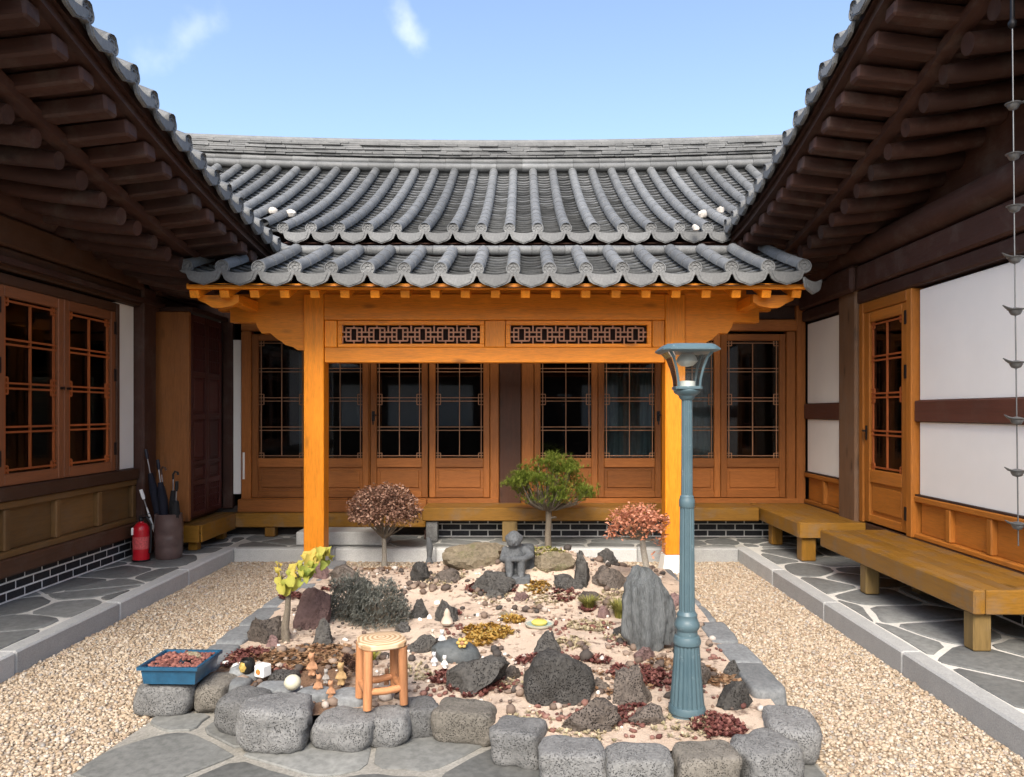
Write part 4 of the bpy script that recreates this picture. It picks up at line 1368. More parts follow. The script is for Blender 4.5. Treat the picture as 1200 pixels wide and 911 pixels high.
def sand_mat():
    s = N('pink_sand')
    v = s.map((1, 1, 1))
    a = s.noise(v, 2.2, 5, .6); b = s.noise(v, 120, 4, .7); c = s.noise(v, 14, 5, .65)
    col = s.ramp(a, [(.3, (.44, .335, .25)), (.5, (.60, .475, .37)), (.7, (.66, .545, .44))])
    col = s.mixc(col, s.ramp(b, [(.3, (.26, .19, .14)), (.6, (.64, .52, .42))]), .4)
    col = s.mixc(col, (.13, .085, .065), s.rng(c, .53, .65, 0, .8))
    # leaf-mould brown towards the corner behind the blue planter and along the rim
    pos = s.n('ShaderNodeSeparateXYZ'); s.l(s.tc.outputs['Object'], pos.inputs[0])
    dn = s.math('MULTIPLY', s.math('SUBTRACT', c, .5), .9)
    fx = s.math('ADD', pos.outputs[0], dn); fy = s.math('ADD', pos.outputs[1], dn)
    f = s.math('MULTIPLY', s.rng(fx, -.75, -1.0, 0, 1), s.rng(fy, 4.7, 4.45, 0, 1))
    col = s.mixc(col, s.ramp(b, [(.3, (.10, .060, .040)), (.65, (.24, .145, .090))]), f)
    s.bump(s.math('ADD', b, s.math('MULTIPLY', c, 1.5)), .7, .012)
    return s.done(col, .95, .15)
FRONT = [(-1.95, 4.02), (-1.55, 4.02), (-1.38, 3.82), (-1.2, 3.64), (-.5, 3.72), (-.25, 3.68), (-.05, 3.46), (.2, 3.32), (1.1, 3.32), (1.3, 3.5)]
def front(x):
    if x <= FRONT[0][0]: return FRONT[0][1]
    for (a, ya), (b, yb) in zip(FRONT, FRONT[1:]):
        if x <= b: return ya + (yb - ya) * (x - a) / (b - a)
    return FRONT[-1][1]
nx, ny = 90, 110
V = []; F = []
for j in range(ny + 1):
    for i in range(nx + 1):
        x = GX0 + (GX1 - GX0) * i / nx; y = front(x) + (GY1 - front(x)) * j / ny
        V.append((x, y, soil(x, y)))
for j in range(ny):
    for i in range(nx):
        a = j * (nx + 1) + i; F.append((a, a + 1, a + nx + 2, a + nx + 1))
g = soup('garden_soil', V, F, sand_mat(), smooth=True)
tag(g, 'mounded bed of pinkish sand and soil inside the stone border', 'garden bed', kind='structure')

# ------------------------------------------------------------------ rocks
def rock_mesh(name, seed, sx, sy, sz, facets=12, rough=.165, sub=4, taper=0.0, lean=(0, 0), flat=.25, keep=.72):
    r = random.Random(seed)
    bm = bmesh.new(); bmesh.ops.create_icosphere(bm, subdivisions=sub, radius=1.0)
    pl = []
    for _ in range(facets):
        n = Vector((r.gauss(0, 1), r.gauss(0, 1), r.gauss(0, .8))).normalized(); pl.append((n, r.uniform(keep - .14, keep + .12)))
    of = Vector((r.uniform(0, 50), r.uniform(0, 50), r.uniform(0, 50)))
    for v in bm.verts:
        p = v.co.copy()
        for n, d in pl:
            q = p.dot(n)
            if q > d: p -= n * (q - d) * .97
        p *= 1 + rough * noise.fractal(p * 2.2 + of, 1.0, 2.0, 4) + rough * .45 * noise.noise(p * 7 + of) + rough * .25 * noise.noise(p * 19 + of)
        p.z = max(p.z, -flat)
        k = 1 - taper * max(0, (p.z + .2)) 
        p.x *= k; p.y *= k
        p.x += lean[0] * (p.z + .2); p.y += lean[1] * (p.z + .2)
        v.co = p
    zs = [v.co.z for v in bm.verts]; z0_, z1_ = min(zs), max(zs)
    xs_ = [v.co.x for v in bm.verts]; x0_, x1_ = min(xs_), max(xs_)
    ys_ = [v.co.y for v in bm.verts]; y0_, y1_ = min(ys_), max(ys_)
    for v in bm.verts:
        v.co = Vector(((v.co.x - (x0_ + x1_) / 2) / (x1_ - x0_) * sx, (v.co.y - (y0_ + y1_) / 2) / (y1_ - y0_) * sy, (v.co.z - z0_) / (z1_ - z0_) * sz))
    me = bpy.data.meshes.new(name); bm.to_mesh(me); bm.free()
    finish_mesh(me, True, 32)
    return me
def single(name, me, mat, loc, rotz, label, cat, group=None):
    me.materials.append(mat)
    o = bpy.data.objects.new(name, me); COL.objects.link(o)
    o.location = loc; o.rotation_euler = (0, 0, rotz); ORG[o] = Vector(loc)
    return tag(o, label, cat, group)
def rock(box, mat, label, seed, depth=.8, sink=.03, **kw):
    x0, y0, x1, y1 = box
    p = at((x0 + x1) / 2, y1 - 1)
    wd = (x1 - x0) / FPX * p.y; dp = wd * depth
    yc = p.y + dp * .42
    wd *= yc / p.y
    ztop = CAM_H + (VPY - y0) / FPX * yc
    zb = min(p.z, soil(p.x, yc)) - sink
    h = max(.04, (ztop - zb) * .83)
    me = rock_mesh('garden_rock', seed, wd, dp, h, **kw)
    single('garden_rock', me, mat, ((( x0 + x1) / 2 - VPX) / FPX * yc, yc, zb), 0, label, 'rock', 'rocks in the garden bed')

rock((613, 746, 698, 829), M_ROCK, 'big dark angular rock, the largest in the middle of the bed', 1, .75, facets=9, keep=.68, rough=.12, flat=.5)
rock((522, 760, 598, 816), M_ROCK, 'dark grey wedge-shaped rock lying beside the big angular rock', 2, .55, facets=8, lean=(.5, 0), keep=.62, flat=.4)
rock((622, 731, 657, 770), M_ROCK, 'small dark pointed rock just behind the big angular rock', 3, .8, taper=.45, flat=.3)
rock((655, 808, 730, 860), M_ROCK_BR, 'brown-grey blocky rock close behind the front border stones', 4, .6, facets=9, keep=.62, flat=.5)
rock((716, 768, 764, 829), M_ROCK_BR, 'upright brown-grey rock left of the lamp base', 5, .8, facets=8, taper=.25, flat=.5)
rock((735, 818, 782, 853), M_ROCK_BR, 'low brown stone touching the front of the lamp base', 6, .8, facets=8, flat=.5)
rock((478, 696, 503, 726), M_ROCK, 'small dark cone-shaped stone nearer the grey junipers', 7, .9, taper=.35, flat=.4)
rock((508, 696, 537, 731), M_ROCK, 'dark cone-shaped stone between cone stone and tilted slab', 8, .9, taper=.38, flat=.4)
rock((836, 790, 882, 834), M_ROCK, 'dark rough rock between the lamp base and the right border', 9, .9, facets=8, flat=.5)
rock((518, 629, 592, 668), M_ROCK_TAN, 'large tan mossy rock beside the stone statue', 10, .7, facets=8, rough=.16, flat=.4)
rock((545, 662, 606, 699), M_ROCK, 'dark low jagged rock at the foot of the mossy rock', 11, .7, facets=7, rough=.18, flat=.3)
rock((648, 668, 684, 693), M_ROCK, 'dark square-faced stone on the slope right of the statue', 12, .8, facets=9, flat=.5)
rock((672, 636, 692, 690), M_ROCK, 'dark upright stone at the right edge of the mound', 13, 1.2, facets=7, flat=.4)
rock((690, 657, 738, 692), M_ROCK_BR, 'dark brown ragged rock between the mound and the tall slate', 14, .8, rough=.2, flat=.4)
rock((480, 652, 506, 684), M_ROCK, 'small dark lumpy stone below the brown shrub', 15, .9, rough=.2, flat=.4)
rock((288, 714, 334, 756), M_ROCK_BR, 'brown hollowed rock at the foot of the yellow-leaved sapling', 16, .7, rough=.22, flat=.4)
rock((364, 716, 391, 758), M_ROCK, 'dark narrow pointed stone right of the yellow-leaved sapling', 17, .8, taper=.4, flat=.4)
rock((341, 676, 388, 740), M_ROCK_RED, 'purple-brown leaning rock behind the yellow-leaved sapling', 18, .7, taper=.3, lean=(.5, 0), flat=.4)
rock((365, 650, 386, 680), M_ROCK_RED, 'dark red upright stone before the left porch post', 19, .8, taper=.2, flat=.4)
rock((414, 672, 440, 692), M_ROCK, 'dark smooth stone peeping over the grey junipers', 20, .9, flat=.4)
rock((717, 728, 742, 748), M_ROCK, 'small square grey stone at the left foot of the slate', 21, .8, facets=9, flat=.4)
rock((700, 706, 716, 726), M_ROCK_RED, 'tiny purple-grey stone beside the yellow-green tuft', 22, .9, flat=.4)
rock((788, 730, 806, 770), M_ROCK, 'narrow dark stone between the slate and the lamp post', 23, .9, flat=.4)
rock((780, 690, 802, 716), M_ROCK_RED, 'red-brown stone behind the slate by the right post', 24, .9, flat=.4)
rock((577, 712, 603, 724), M_ROCK_TAN, 'flat round tan stone lying on open sand', 25, .9, flat=.3)
rock((618, 640, 676, 672), M_ROCK_TAN, 'tan mossy boulder at the foot of the pine', 41, .7, rough=.18, flat=.4)
rock((505, 662, 546, 684), M_ROCK_BR, 'low brown rock between the lumpy stone and the dark jagged rock', 42, .8, rough=.2, flat=.4)
rock((700, 638, 724, 662), M_ROCK, 'small dark rock behind the brown ragged rock', 43, .8, rough=.18, flat=.4)
rock((566, 688, 592, 704), M_ROCK, 'small flat dark rock below the statue', 44, .8, rough=.18, flat=.3)
rock((800, 768, 834, 806), M_ROCK_BR, 'brown rock right behind the lamp base', 45, .8, rough=.18, flat=.4)
rock((846, 768, 872, 796), M_ROCK, 'dark rock hugging the right edge stones', 46, .8, rough=.18, flat=.4)
rock((676, 690, 704, 708), M_ROCK_BR, 'brown rock among the olive tufts', 47, .8, rough=.18, flat=.3)
rock((742, 752, 768, 776), M_ROCK_RED, 'purple-brown rock at the front foot of the slate', 48, .8, rough=.18, flat=.4)
rock((386, 656, 424, 684), M_ROCK_BR, 'brown rock behind the junipers', 49, .8, rough=.2, flat=.4)
rock((586, 776, 612, 798), M_ROCK_BR, 'small brown rock between wedge-shaped and big angular rocks', 50, .8, rough=.2, flat=.4)
rock((600, 690, 622, 706), M_ROCK_RED, 'small purple-grey rock just below the plinth', 51, .8, rough=.2, flat=.3)
rock((310, 740, 328, 760), M_ROCK_RED, 'small purple-brown rock at the sapling root', 52, .8, rough=.2, flat=.4)
rock((462, 726, 484, 744), M_ROCK, 'small dark rock at the front of the junipers', 53, .8, rough=.2, flat=.3)
rock((690, 790, 716, 812), M_ROCK_BR, 'brown rock between the big angular and upright rocks', 54, .8, rough=.2, flat=.3)
# tall slate: thin upright blades pressed together
def slate():
    p = at(766, 768); Y = p.y + .12
    me = rock_mesh('slate_rock', 31, 64 / FPX * Y, .20, (770 - 664) / FPX * Y, facets=6, rough=.07, taper=.05, flat=.8, keep=.80, sub=5)
    for v in me.vertices:
        c = v.co; k = noise.noise((c.x * 22, c.y * 22, c.z * 2.0)); k2 = noise.noise((c.x * 50 + 9, c.y * 50, c.z * 3))
        n = Vector((c.x, c.y, 0)); 
        if n.length > 1e-4: n.normalize()
        v.co += n * (.030 * k + .030 * (abs(k2) - .3))
        v.co.z *= 1 - .24 * max(0, c.x / .15)
    single('slate_rock', me, M_SLATE, (p.x, Y, p.z - .04), 0, 'tall blue-grey upright slate with vertical ridges beside the lamp post', 'rock')
slate()
# dark dish-like slab tilted on a prop stone
def slab():
    p = at(530, 779)
    me = rock_mesh('slab_rock', 33, .30, .20, .10, facets=5, rough=.05, flat=.35, keep=.75)
    o = single('slab_rock', me, stone_mat('smooth_dark_slate', (.07, .08, .085), (.13, .145, .15), 8, .2, .3, .55), (p.x + .01, p.y + .11, p.z + .005), 0, 'smooth dark dish-like slab tilted up behind the little white figures', 'rock')
    o.rotation_euler = (math.radians(48), math.radians(8), 0)
    p = at(488, 770)
    me = rock_mesh('slab_rock', 34, .20, .07, .13, facets=6, rough=.08, flat=.35, lean=(.6, 0))
    single('slab_rock', me, M_ROCK, (p.x + .01, p.y + .08, p.z - .02), 0, 'thin dark blade of rock leaning against the dish-like slab', 'rock')
slab()

# ------------------------------------------------------------------ border stones
def block_mesh(seed, L, D, H, rough=.02, p=5.0, top=.55):
    """rounded hewn block, base at z=0"""
    r = random.Random(seed); bm = bmesh.new(); bmesh.ops.create_cube(bm, size=2.0)
    bmesh.ops.subdivide_edges(bm, edges=bm.edges, cuts=9, use_grid_fill=True)
    of = Vector((r.uniform(0, 80), r.uniform(0, 80), r.uniform(0, 80)))
    skx, sky_ = r.uniform(-.10, .10), r.uniform(-.10, .10)
    for v in bm.verts:
        q = v.co.copy(); m_ = max(abs(q.x), abs(q.y), abs(q.z))
        n = (abs(q.x) ** p + abs(q.y) ** p + abs(q.z) ** p) ** (1 / p)
        q *= m_ / n * 1.0
        q.x += skx * q.z; q.y += sky_ * q.x
        q.x *= 1 - .06 * max(0, q.z)
        w_ = Vector((q.x * L / 2, q.y * D / 2, q.z * H / 2))
        w_ += q.normalized() * (rough * noise.fractal(w_ * 9 + of, 1.0, 2.0, 3) + rough * .35 * noise.noise(w_ * 34 + of))
        if w_.z > H * .34: w_.z = H * .34 + (w_.z - H * .34) * top
        v.co = w_
    zmin = min(v.co.z for v in bm.verts)
    for v in bm.verts: v.co.z -= zmin
    me = bpy.data.meshes.new('border_stone'); bm.to_mesh(me); bm.free(); finish_mesh(me, True, 180)
    return me
def border(x, y, L, D, H, yaw, seed, label, mat=None, z=-.01, p=5.5, rough=.016):
    """(x,y) = middle of the face that looks outwards"""
    a = math.radians(yaw)
    cx, cy = x - math.sin(a) * D / 2, y + math.cos(a) * D / 2
    single('border_stone', block_mesh(seed, L, D, H, rough, p), mat or M_BASALT, (cx, cy, z), a, label, 'stone', 'stones bordering the garden bed')
border(-1.885, 3.90, .315, .28, .185, 2, 101, 'grey pitted block under the blue planter at the end of the border')
border(-1.655, 3.93, .20, .26, .185, -4, 102, 'brownish pitted stone next to the block under the planter', M_BASALT_TAN, p=3.6)
border(-1.43, 3.66, .24, .26, .205, -12, 103, 'pale grey stone wedged behind the biggest border stone', p=3.6)
border(-1.175, 3.46, .345, .27, .225, 4, 104, 'biggest rounded border stone, standing forward of the row', p=4.0, rough=.026)
border(-.865, 3.49, .31, .22, .175, -8, 105, 'rounded grey border stone between the biggest stone and the stool', p=3.6)
border(-.635, 3.54, .21, .20, .170, 6, 106, 'rounded border stone under the front legs of the wooden stool', p=3.2)
border(-.47, 3.66, .17, .20, .17, 20, 107, 'narrow border stone right of the wooden stool')
border(-.295, 3.58, .315, .20, .18, -10, 108, 'brown-faced square border stone before the wedge-shaped rock', M_BASALT_TAN)
border(-.045, 3.34, .235, .22, .185, -16, 109, 'grey border stone where the row steps forward')
border(.215, 3.14, .29, .21, .18, -4, 110, 'speckled grey border stone before the big angular rock', p=6.5, rough=.014)
border(.495, 3.09, .285, .21, .18, 1, 111, 'dark-stained border stone before the brown-grey blocky rock', stone_mat('basalt_block_stained', (.12, .12, .117), (.245, .245, .238), 14, .9, .7))
border(.785, 3.09, .285, .21, .18, 3, 112, 'pale smooth-faced border stone in front of the lamp post', M_BASALT_TAN)
border(1.085, 3.14, .28, .25, .20, 14, 113, 'large rounded corner stone of the border by the right gravel', p=4.0, rough=.026)
border(1.375, 3.50, .36, .24, .195, 78, 114, 'tapered corner stone turning the border along the right gravel', p=4.0)
# flat stones laid behind the front row at the left
for i, (px, py, L, D, lab) in enumerate(((268, 806, .20, .17, 'flat grey stone behind the planter block, below the gold pot'), (322, 816, .24, .16, 'flat grey stone carrying the cream ball'), (365, 822, .20, .14, 'flat grey stone between cream ball and clay figures'), (405, 826, .20, .16, 'flat grey stone left of the stool legs'), (330, 800, .16, .12, 'small dark flat stone right of the white cup'), (283, 797, .16, .13, 'flat stone under the gold pot and white cup'))):
    p = at(px, py)
    single('border_stone', block_mesh(130 + i, L, D, .15, .012, 3.4), M_KERBTOP if i != 4 else M_ROCK, (p.x, p.y + D * .3, p.z - .105 + .004 * i), .15 * (i % 3 - 1), lab, 'stone', 'stones bordering the garden bed')
# long flat edge stones on both sides
names_l = 'flat grey edge stone in the row leading back from the blue planter'
names_r = 'flat grey edge stone in the row between lamp post and gravel'
y = 4.22; i = 0
while y < 7.2:
    L = .36 + .14 * random.random()
    for (sx_, lab) in ((-1, names_l), (1, names_r)):
        xo = -1.93 + .02 * math.sin(y * 2) + .02 * (y - 4.2) if sx_ < 0 else 1.375 - .012 * (y - 4.2) + .015 * math.sin(y * 3)
        yy = y - (.0 if sx_ < 0 else .36)
        me = block_mesh(160 + i, L - .006, .185, .185 + .008 * random.random(), .007, 8)
        o = single('edge_stone', me, M_KERBTOP, (xo - sx_ * .09, yy + L / 2, -.01), math.radians(90 + random.uniform(-1.5, 1.5)), lab, 'stone', 'flat edge stones, planter side' if sx_ < 0 else 'flat edge stones, lamp side')
        i += 1
    y += L

# ------------------------------------------------------------------ pebbles, sedum, litter on the bed
rg = np.random.default_rng(8)
def on_soil(n, x0, x1, y0, y1, keep=None):
    P_ = np.stack([rg.uniform(x0, x1, n), rg.uniform(y0, y1, n), np.zeros(n)], 1)
    if keep: P_ = P_[[keep(*p[:2]) for p in P_]]
    for p in P_: p[2] = soil(p[0], p[1])
    return P_
M_PEB2 = pebble_mat('bed_pebble', [(0, (.06, .055, .05)), (.35, (.16, .11, .085)), (.6, (.28, .19, .14)), (.85, (.52, .42, .33)), (1, (.75, .72, .68))])
g = pebbles('bed_pebbles', on_soil(1900, -1.65, 1.15, 3.5, 7.0, lambda x, y: y > front(x) + .05 and noise.noise((x * 2.3, y * 2.3, 7)) > -.12), (.006, .017), M_PEB2, 12)
tag(g, 'small dark, tan and white pebbles scattered over the sand bed', 'pebbles', kind='stuff')
g = pebbles('red_scoria', on_soil(900, -.6, 1.2, 3.4, 5.2, lambda x, y: y > front(x) + .05 and noise.noise((x * 2.6 + 9, y * 2.6, 5)) > .08), (.008, .022), pebble_mat('scoria_bit', [(0, (.09, .035, .03)), (.6, (.17, .075, .06)), (1, (.26, .15, .12))]), 21)
tag(g, 'red-brown scoria crumbs in drifts between the front rocks', 'scoria', kind='stuff')
g = pebbles('bed_stones', on_soil(900, -1.65, 1.2, 3.5, 6.9, lambda x, y: y > front(x) + .06 and noise.noise((x * 1.9 + 4, y * 1.9, 2)) + .25 * noise.noise((x * 7, y * 7, 2)) > .02), (.014, .034), pebble_mat('bed_stone', [(0, (.05, .045, .042)), (.4, (.11, .080, .066)), (.7, (.19, .14, .11)), (.92, (.30, .23, .18)), (1, (.50, .46, .42))]), 15, (.5, .9))
tag(g, 'brown and dark thumb-sized stones strewn between the rocks', 'stones', kind='stuff')
M_SCO = pebble_mat('red_scoria', [(0, (.10, .035, .03)), (.5, (.20, .075, .06)), (1, (.30, .13, .10))])

def tufts(name, spots, n_leaf, size, mat, seed, label, cat, up=.7, parent=None):
    """rosettes of small leaves; spots = list of (px,py,radius in m, count)"""
    r = np.random.default_rng(seed); V = []; F = []; T_ = []
    for (px, py, rad, cnt) in spots:
        c = at(px, py)
        for _ in range(cnt):
            a = r.uniform(0, 6.28); d = rad * math.sqrt(r.random())
            x, y_ = c.x + d * math.cos(a), c.y + d * math.sin(a) * .9; z = soil(x, y_)
            tone = r.random()
            for k in range(n_leaf):
                an = r.uniform(0, 6.28); el = r.uniform(.25, 1.35) * up
                L = size * r.uniform(.6, 1.3); wd = L * .34
                dx, dy, dz = math.cos(an) * math.cos(el), math.sin(an) * math.cos(el), math.sin(el)
                sx_, sy_ = -math.sin(an) * wd, math.cos(an) * wd
                b = len(V); h = r.uniform(0, size * .5)
                V += [(x, y_, z + h), (x + dx * L * .55 + sx_, y_ + dy * L * .55 + sy_, z + h + dz * L * .55), (x + dx * L, y_ + dy * L, z + h + dz * L * .9), (x + dx * L * .55 - sx_, y_ + dy * L * .55 - sy_, z + h + dz * L * .55)]
                F.append((b, b + 1, b + 2, b + 3)); T_ += [min(1, max(0, tone + r.uniform(-.25, .25)))] * 4
    o = soup(name, V, F, mat, parent, T_)
    if label: tag(o, label, cat, kind='stuff')
    return o
M_SED_RED = foliage('red_sedum', (.065, .020, .018), (.13, .042, .036), (.22, .095, .075), .1)
M_SED_OR = foliage('orange_moss', (.24, .12, .02), (.36, .20, .04), (.40, .28, .08), .15)
M_SED_OL = foliage('olive_tuft', (.10, .11, .025), (.20, .20, .045), (.36, .32, .09), .2)
M_LITTER = foliage('dead_leaf', (.10, .05, .03), (.22, .12, .06), (.34, .22, .13), .1)
M_LIGHTSED = foliage('pale_sedum', (.28, .24, .14), (.42, .35, .22), (.50, .42, .30), .15)
tufts('red_sedum', [(560, 806, .16, 130), (520, 795, .10, 60), (290, 770, .12, 160), (270, 776, .10, 60), (745, 792, .16, 170), (770, 800, .10, 80), (842, 852, .13, 150), (700, 775, .08, 40), (690, 715, .07, 50), (330, 790, .1, 50), (395, 690, .12, 60), (640, 812, .07, 30), (530, 720, .07, 60), (585, 690, .14, 70), (660, 700, .12, 60), (620, 775, .08, 40), (745, 840, .12, 70), (700, 845, .1, 40), (560, 690, .1, 60), (340, 700, .1, 80)], 7, .024, M_SED_RED, 1, 'dark red creeping sedum in patches on the bed', 'sedum')
tufts('orange_moss', [(572, 742, .16, 260), (600, 728, .09, 70), (560, 752, .1, 90), (630, 690, .1, 60)], 8, .022, M_SED_OR, 2, 'rusty orange creeping groundcover behind the wedge-shaped rock', 'groundcover')
tufts('pale_sedum', [(690, 735, .16, 130), (670, 755, .12, 70), (725, 750, .1, 50), (640, 655, .22, 120), (600, 800, .14, 40), (800, 850, .18, 60), (690, 860, .15, 40), (520, 680, .2, 80), (575, 700, .15, 50), (720, 700, .15, 100), (760, 720, .1, 40), (640, 700, .2, 90), (480, 790, .15, 60), (620, 850, .15, 50)], 6, .020, M_LIGHTSED, 3, 'pale dry groundcover sprigs on the sand', 'groundcover')
tufts('moss', [(640, 648, .20, 160), (665, 644, .10, 70), (590, 640, .08, 50)], 7, .020, M_SED_OL, 4, 'olive moss tufts on top of the mound by the pine', 'moss')
tufts('leaf_litter', [(350, 772, .22, 330), (310, 778, .14, 130), (400, 775, .12, 130), (385, 765, .14, 130), (260, 776, .08, 40), (450, 668, .2, 90), (720, 800, .2, 60), (780, 780, .12, 70), (815, 790, .12, 90), (850, 800, .1, 70)], 3, .030, M_LITTER, 5, 'brown dead leaves littering the bed', 'leaf litter', up=.35)

def grass_tuft(px, py, h, n, spread, mat, label, seed):
    p = at(px, py); r = np.random.default_rng(seed); V = []; F = []; T_ = []
    for _ in range(n):
        a = r.uniform(0, 6.28); d = spread * .35 * r.random(); L = h * r.uniform(.6, 1.1); sp = spread * r.uniform(.2, 1)
        x, y_ = p.x + d * math.cos(a), p.y + d * math.sin(a); z = p.z - .01
        wd = .004; ex, ey = math.cos(a) * sp, math.sin(a) * sp
        b = len(V); nx_, ny_ = -math.sin(a) * wd, math.cos(a) * wd
        for f in (0, .5, 1):
            k = 1 - f * .85
            V += [(x + ex * f * f + nx_ * k, y_ + ey * f * f + ny_ * k, z + L * (f - .15 * f * f)), (x + ex * f * f - nx_ * k, y_ + ey * f * f - ny_ * k, z + L * (f - .15 * f * f))]
        F += [(b, b + 1, b + 3, b + 2), (b + 2, b + 3, b + 5, b + 4)]; T_ += [r.random()] * 6
    o = soup('grass_tuft', V, F, mat, None, T_, org=tuple(p))
    tag(o, label, 'plant')
grass_tuft(727, 724, .15, 420, .10, M_SED_OL, 'yellow-green bushy tuft against the tall slate', 1)
grass_tuft(690, 712, .10, 300, .10, M_SED_OL, 'low olive tuft left of the yellow-green bushy tuft', 2)
grass_tuft(434, 776, .09, 160, .07, foliage('lime_blade', (.22, .25, .04), (.40, .40, .07), (.55, .50, .14), .3), 'lime-yellow leafy tuft just behind the wooden stool', 7)
grass_tuft(373, 728, .10, 90, .04, foliage('green_blade', (.10, .13, .03), (.20, .25, .06), (.34, .36, .12), .25), 'small green grass tuft beside the yellow-leaved sapling', 3)

# ================================================================== PLANTS
def leafset(V, F, T_, r, c, L, wd, tone, curl=.2, dirv=None):
    """one pointed leaf of 2 quads with a fold"""
    a = r.uniform(0, 6.28); el = r.uniform(-.7, 1.0)
    d = np.array([math.cos(a) * math.cos(el), math.sin(a) * math.cos(el), math.sin(el)]) if dirv is None else dirv
    up = np.array([r.normal(0, .5), r.normal(0, .5), 1.0]); s_ = np.cross(d, up); s_ /= (np.linalg.norm(s_) + 1e-6); n = np.cross(s_, d)
    b = len(V); c = np.array(c)
    V += [c, c + d * L * .45 + s_ * wd + n * curl * wd, c + d * L + n * -curl * L * .4, c + d * L * .45 - s_ * wd + n * curl * wd, c + d * L * .5]
    F += [(b, b + 1, b + 4), (b + 1, b + 2, b + 4), (b + 2, b + 3, b + 4), (b + 3, b, b + 4)]
    T_ += [tone] * 5

def twigs(m, base, top_r, ends, r0, seed):
    r = random.Random(seed)
    for e in ends:
        mid = base.lerp(e, .5) + Vector((r.uniform(-.02, .02), r.uniform(-.02, .02), -.03))
        m.tube([base, mid, e], [r0, r0 * .6, r0 * .2], 6, cap=False)

M_BARK_PALE = stone_mat('pale_bark', (.20, .18, .15), (.38, .35, .30), 20, .2, .6, .9, streak=(3, 3, .8))
M_BARK = stone_mat('grey_brown_bark', (.12, .10, .075), (.27, .23, .18), 20, .3, .8, .9, streak=(3, 3, .8))

# ball-clipped shrub with brown withered leaves
def ball_shrub():
    p = at(450, 662); Y = p.y
    k = Y / FPX
    root = empty('shrub', p, 'ball-clipped shrub with withered brown leaves on a pale stem', 'shrub')
    ctr = Vector((p.x, Y, CAM_H + (VPY - 599) * k)); rx_, rz_ = 43 * k, 31 * k
    m = MB(); fork = Vector((p.x, Y, CAM_H + (VPY - 632) * k))
    m.tube([p - Vector((0, 0, .03)), p + Vector((.005, 0, .08)), fork, fork + Vector((0, 0, .08))], [.032, .025, .024, .02], 10)
    m.build('trunk', M_BARK_PALE, root, smooth=True)
    r = np.random.default_rng(3); V = []; F = []; T_ = []; ends = []
    for i in range(2300):
        d = r.normal(0, 1, 3); d /= np.linalg.norm(d)
        if d[2] < -.55: continue
        q = (.35 + .65 * r.random() ** .5) * (1 + .12 * noise.noise(Vector(d) * 3))
        c = (ctr.x + d[0] * rx_ * q, ctr.y + d[1] * rx_ * q, ctr.z + d[2] * rz_ * q * (1 if d[2] > 0 else .75))
        if i < 60: ends.append(Vector(c))
        tn = r.random()
        for _ in range(3):
            leafset(V, F, T_, r, (c[0] + r.normal(0, .012), c[1] + r.normal(0, .012), c[2] + r.normal(0, .012)), r.uniform(.026, .046), r.uniform(.008, .014), min(1, max(0, tn + r.normal(0, .15))), .5)
    soup('crown', V, F, foliage('withered_leaf', (.125, .064, .044), (.28, .155, .11), (.43, .27, .195), .15), root, T_)
    m = MB(); twigs(m, fork, 0, ends, .007, 2); m.build('twigs', M_BARK, root, recalc=False)
ball_shrub()

# umbrella-shaped pine
def pine():
    p = at(643, 641); Y = p.y; k = Y / FPX
    root = empty('pine_tree', p, 'small umbrella-shaped pine with bright green needles beside the statue', 'pine')
    z = lambda py: CAM_H + (VPY - py) * k
    x = lambda px: (px - VPX) * k
    m = MB(); fork = Vector((x(643), Y, z(598)))
    m.tube([p - Vector((0, 0, .04)), Vector((x(642), Y, z(625))), Vector((x(643), Y + .01, z(612))), fork], [.042, .034, .032, .034], 10)
    m.tube([Vector((x(644), Y, z(607))), Vector((x(652), Y - .02, z(606)))], [.016, .010], 7)
    m.build('trunk', M_BARK, root, smooth=True)
    r = np.random.default_rng(9); ends = []
    for i in range(64):
        a = r.uniform(0, 6.28); d = math.sqrt(r.random())
        ex = x(646) + math.cos(a) * d * 49 * k; ey = Y + math.sin(a) * d * 42 * k
        top = 536 + 34 * d * d + r.uniform(-5, 9)
        if ex > x(675): top += 8
        ends.append(Vector((ex, ey, z(top))))
    for i in range(22):
        a = r.uniform(0, 6.28); d = r.uniform(.45, 1.0)
        ends.append(Vector((x(644) + math.cos(a) * d * 43 * k, Y + math.sin(a) * d * 38 * k, z(583 - r.uniform(-5, 22)))))
    m = MB()
    for e in ends:
        hp = Vector((e.x, e.y, fork.z)) - fork
        mid = fork + hp * .62 + Vector((r.uniform(-.03, .03), r.uniform(-.03, .03), .02 + .25 * (e.z - fork.z)))
        m.tube([fork, fork + hp * .25 + Vector((0, 0, .012)), mid, e], [.012, .009, .006, .003], 6, cap=False)
    m.build('branches', M_BARK, root, smooth=True, recalc=False)
    V = []; F = []; T_ = []
    for e in ends:
        for _ in range(22):
            c = np.array(e) + r.normal(0, 1, 3) * np.array([.050, .050, .024])
            tn = r.random()
            for _ in range(22):
                a = r.uniform(0, 6.28); el = r.uniform(-.25, 1.35)
                d = np.array([math.cos(a) * math.cos(el), math.sin(a) * math.cos(el), math.sin(el)]); L = r.uniform(.030, .055)
                s_ = np.cross(d, np.array([.3, .2, .9])); s_ = s_ / np.linalg.norm(s_) * .0026
                b = len(V); V += [c - s_, c + s_, c + d * L]; F.append((b, b + 1, b + 2)); T_ += [min(1, max(0, tn * .7 + .3 * r.random()))] * 3
    soup('crown', V, F, foliage('pine_needle', (.075, .115, .02), (.22, .285, .045), (.38, .43, .10), .45), root, T_)
pine()

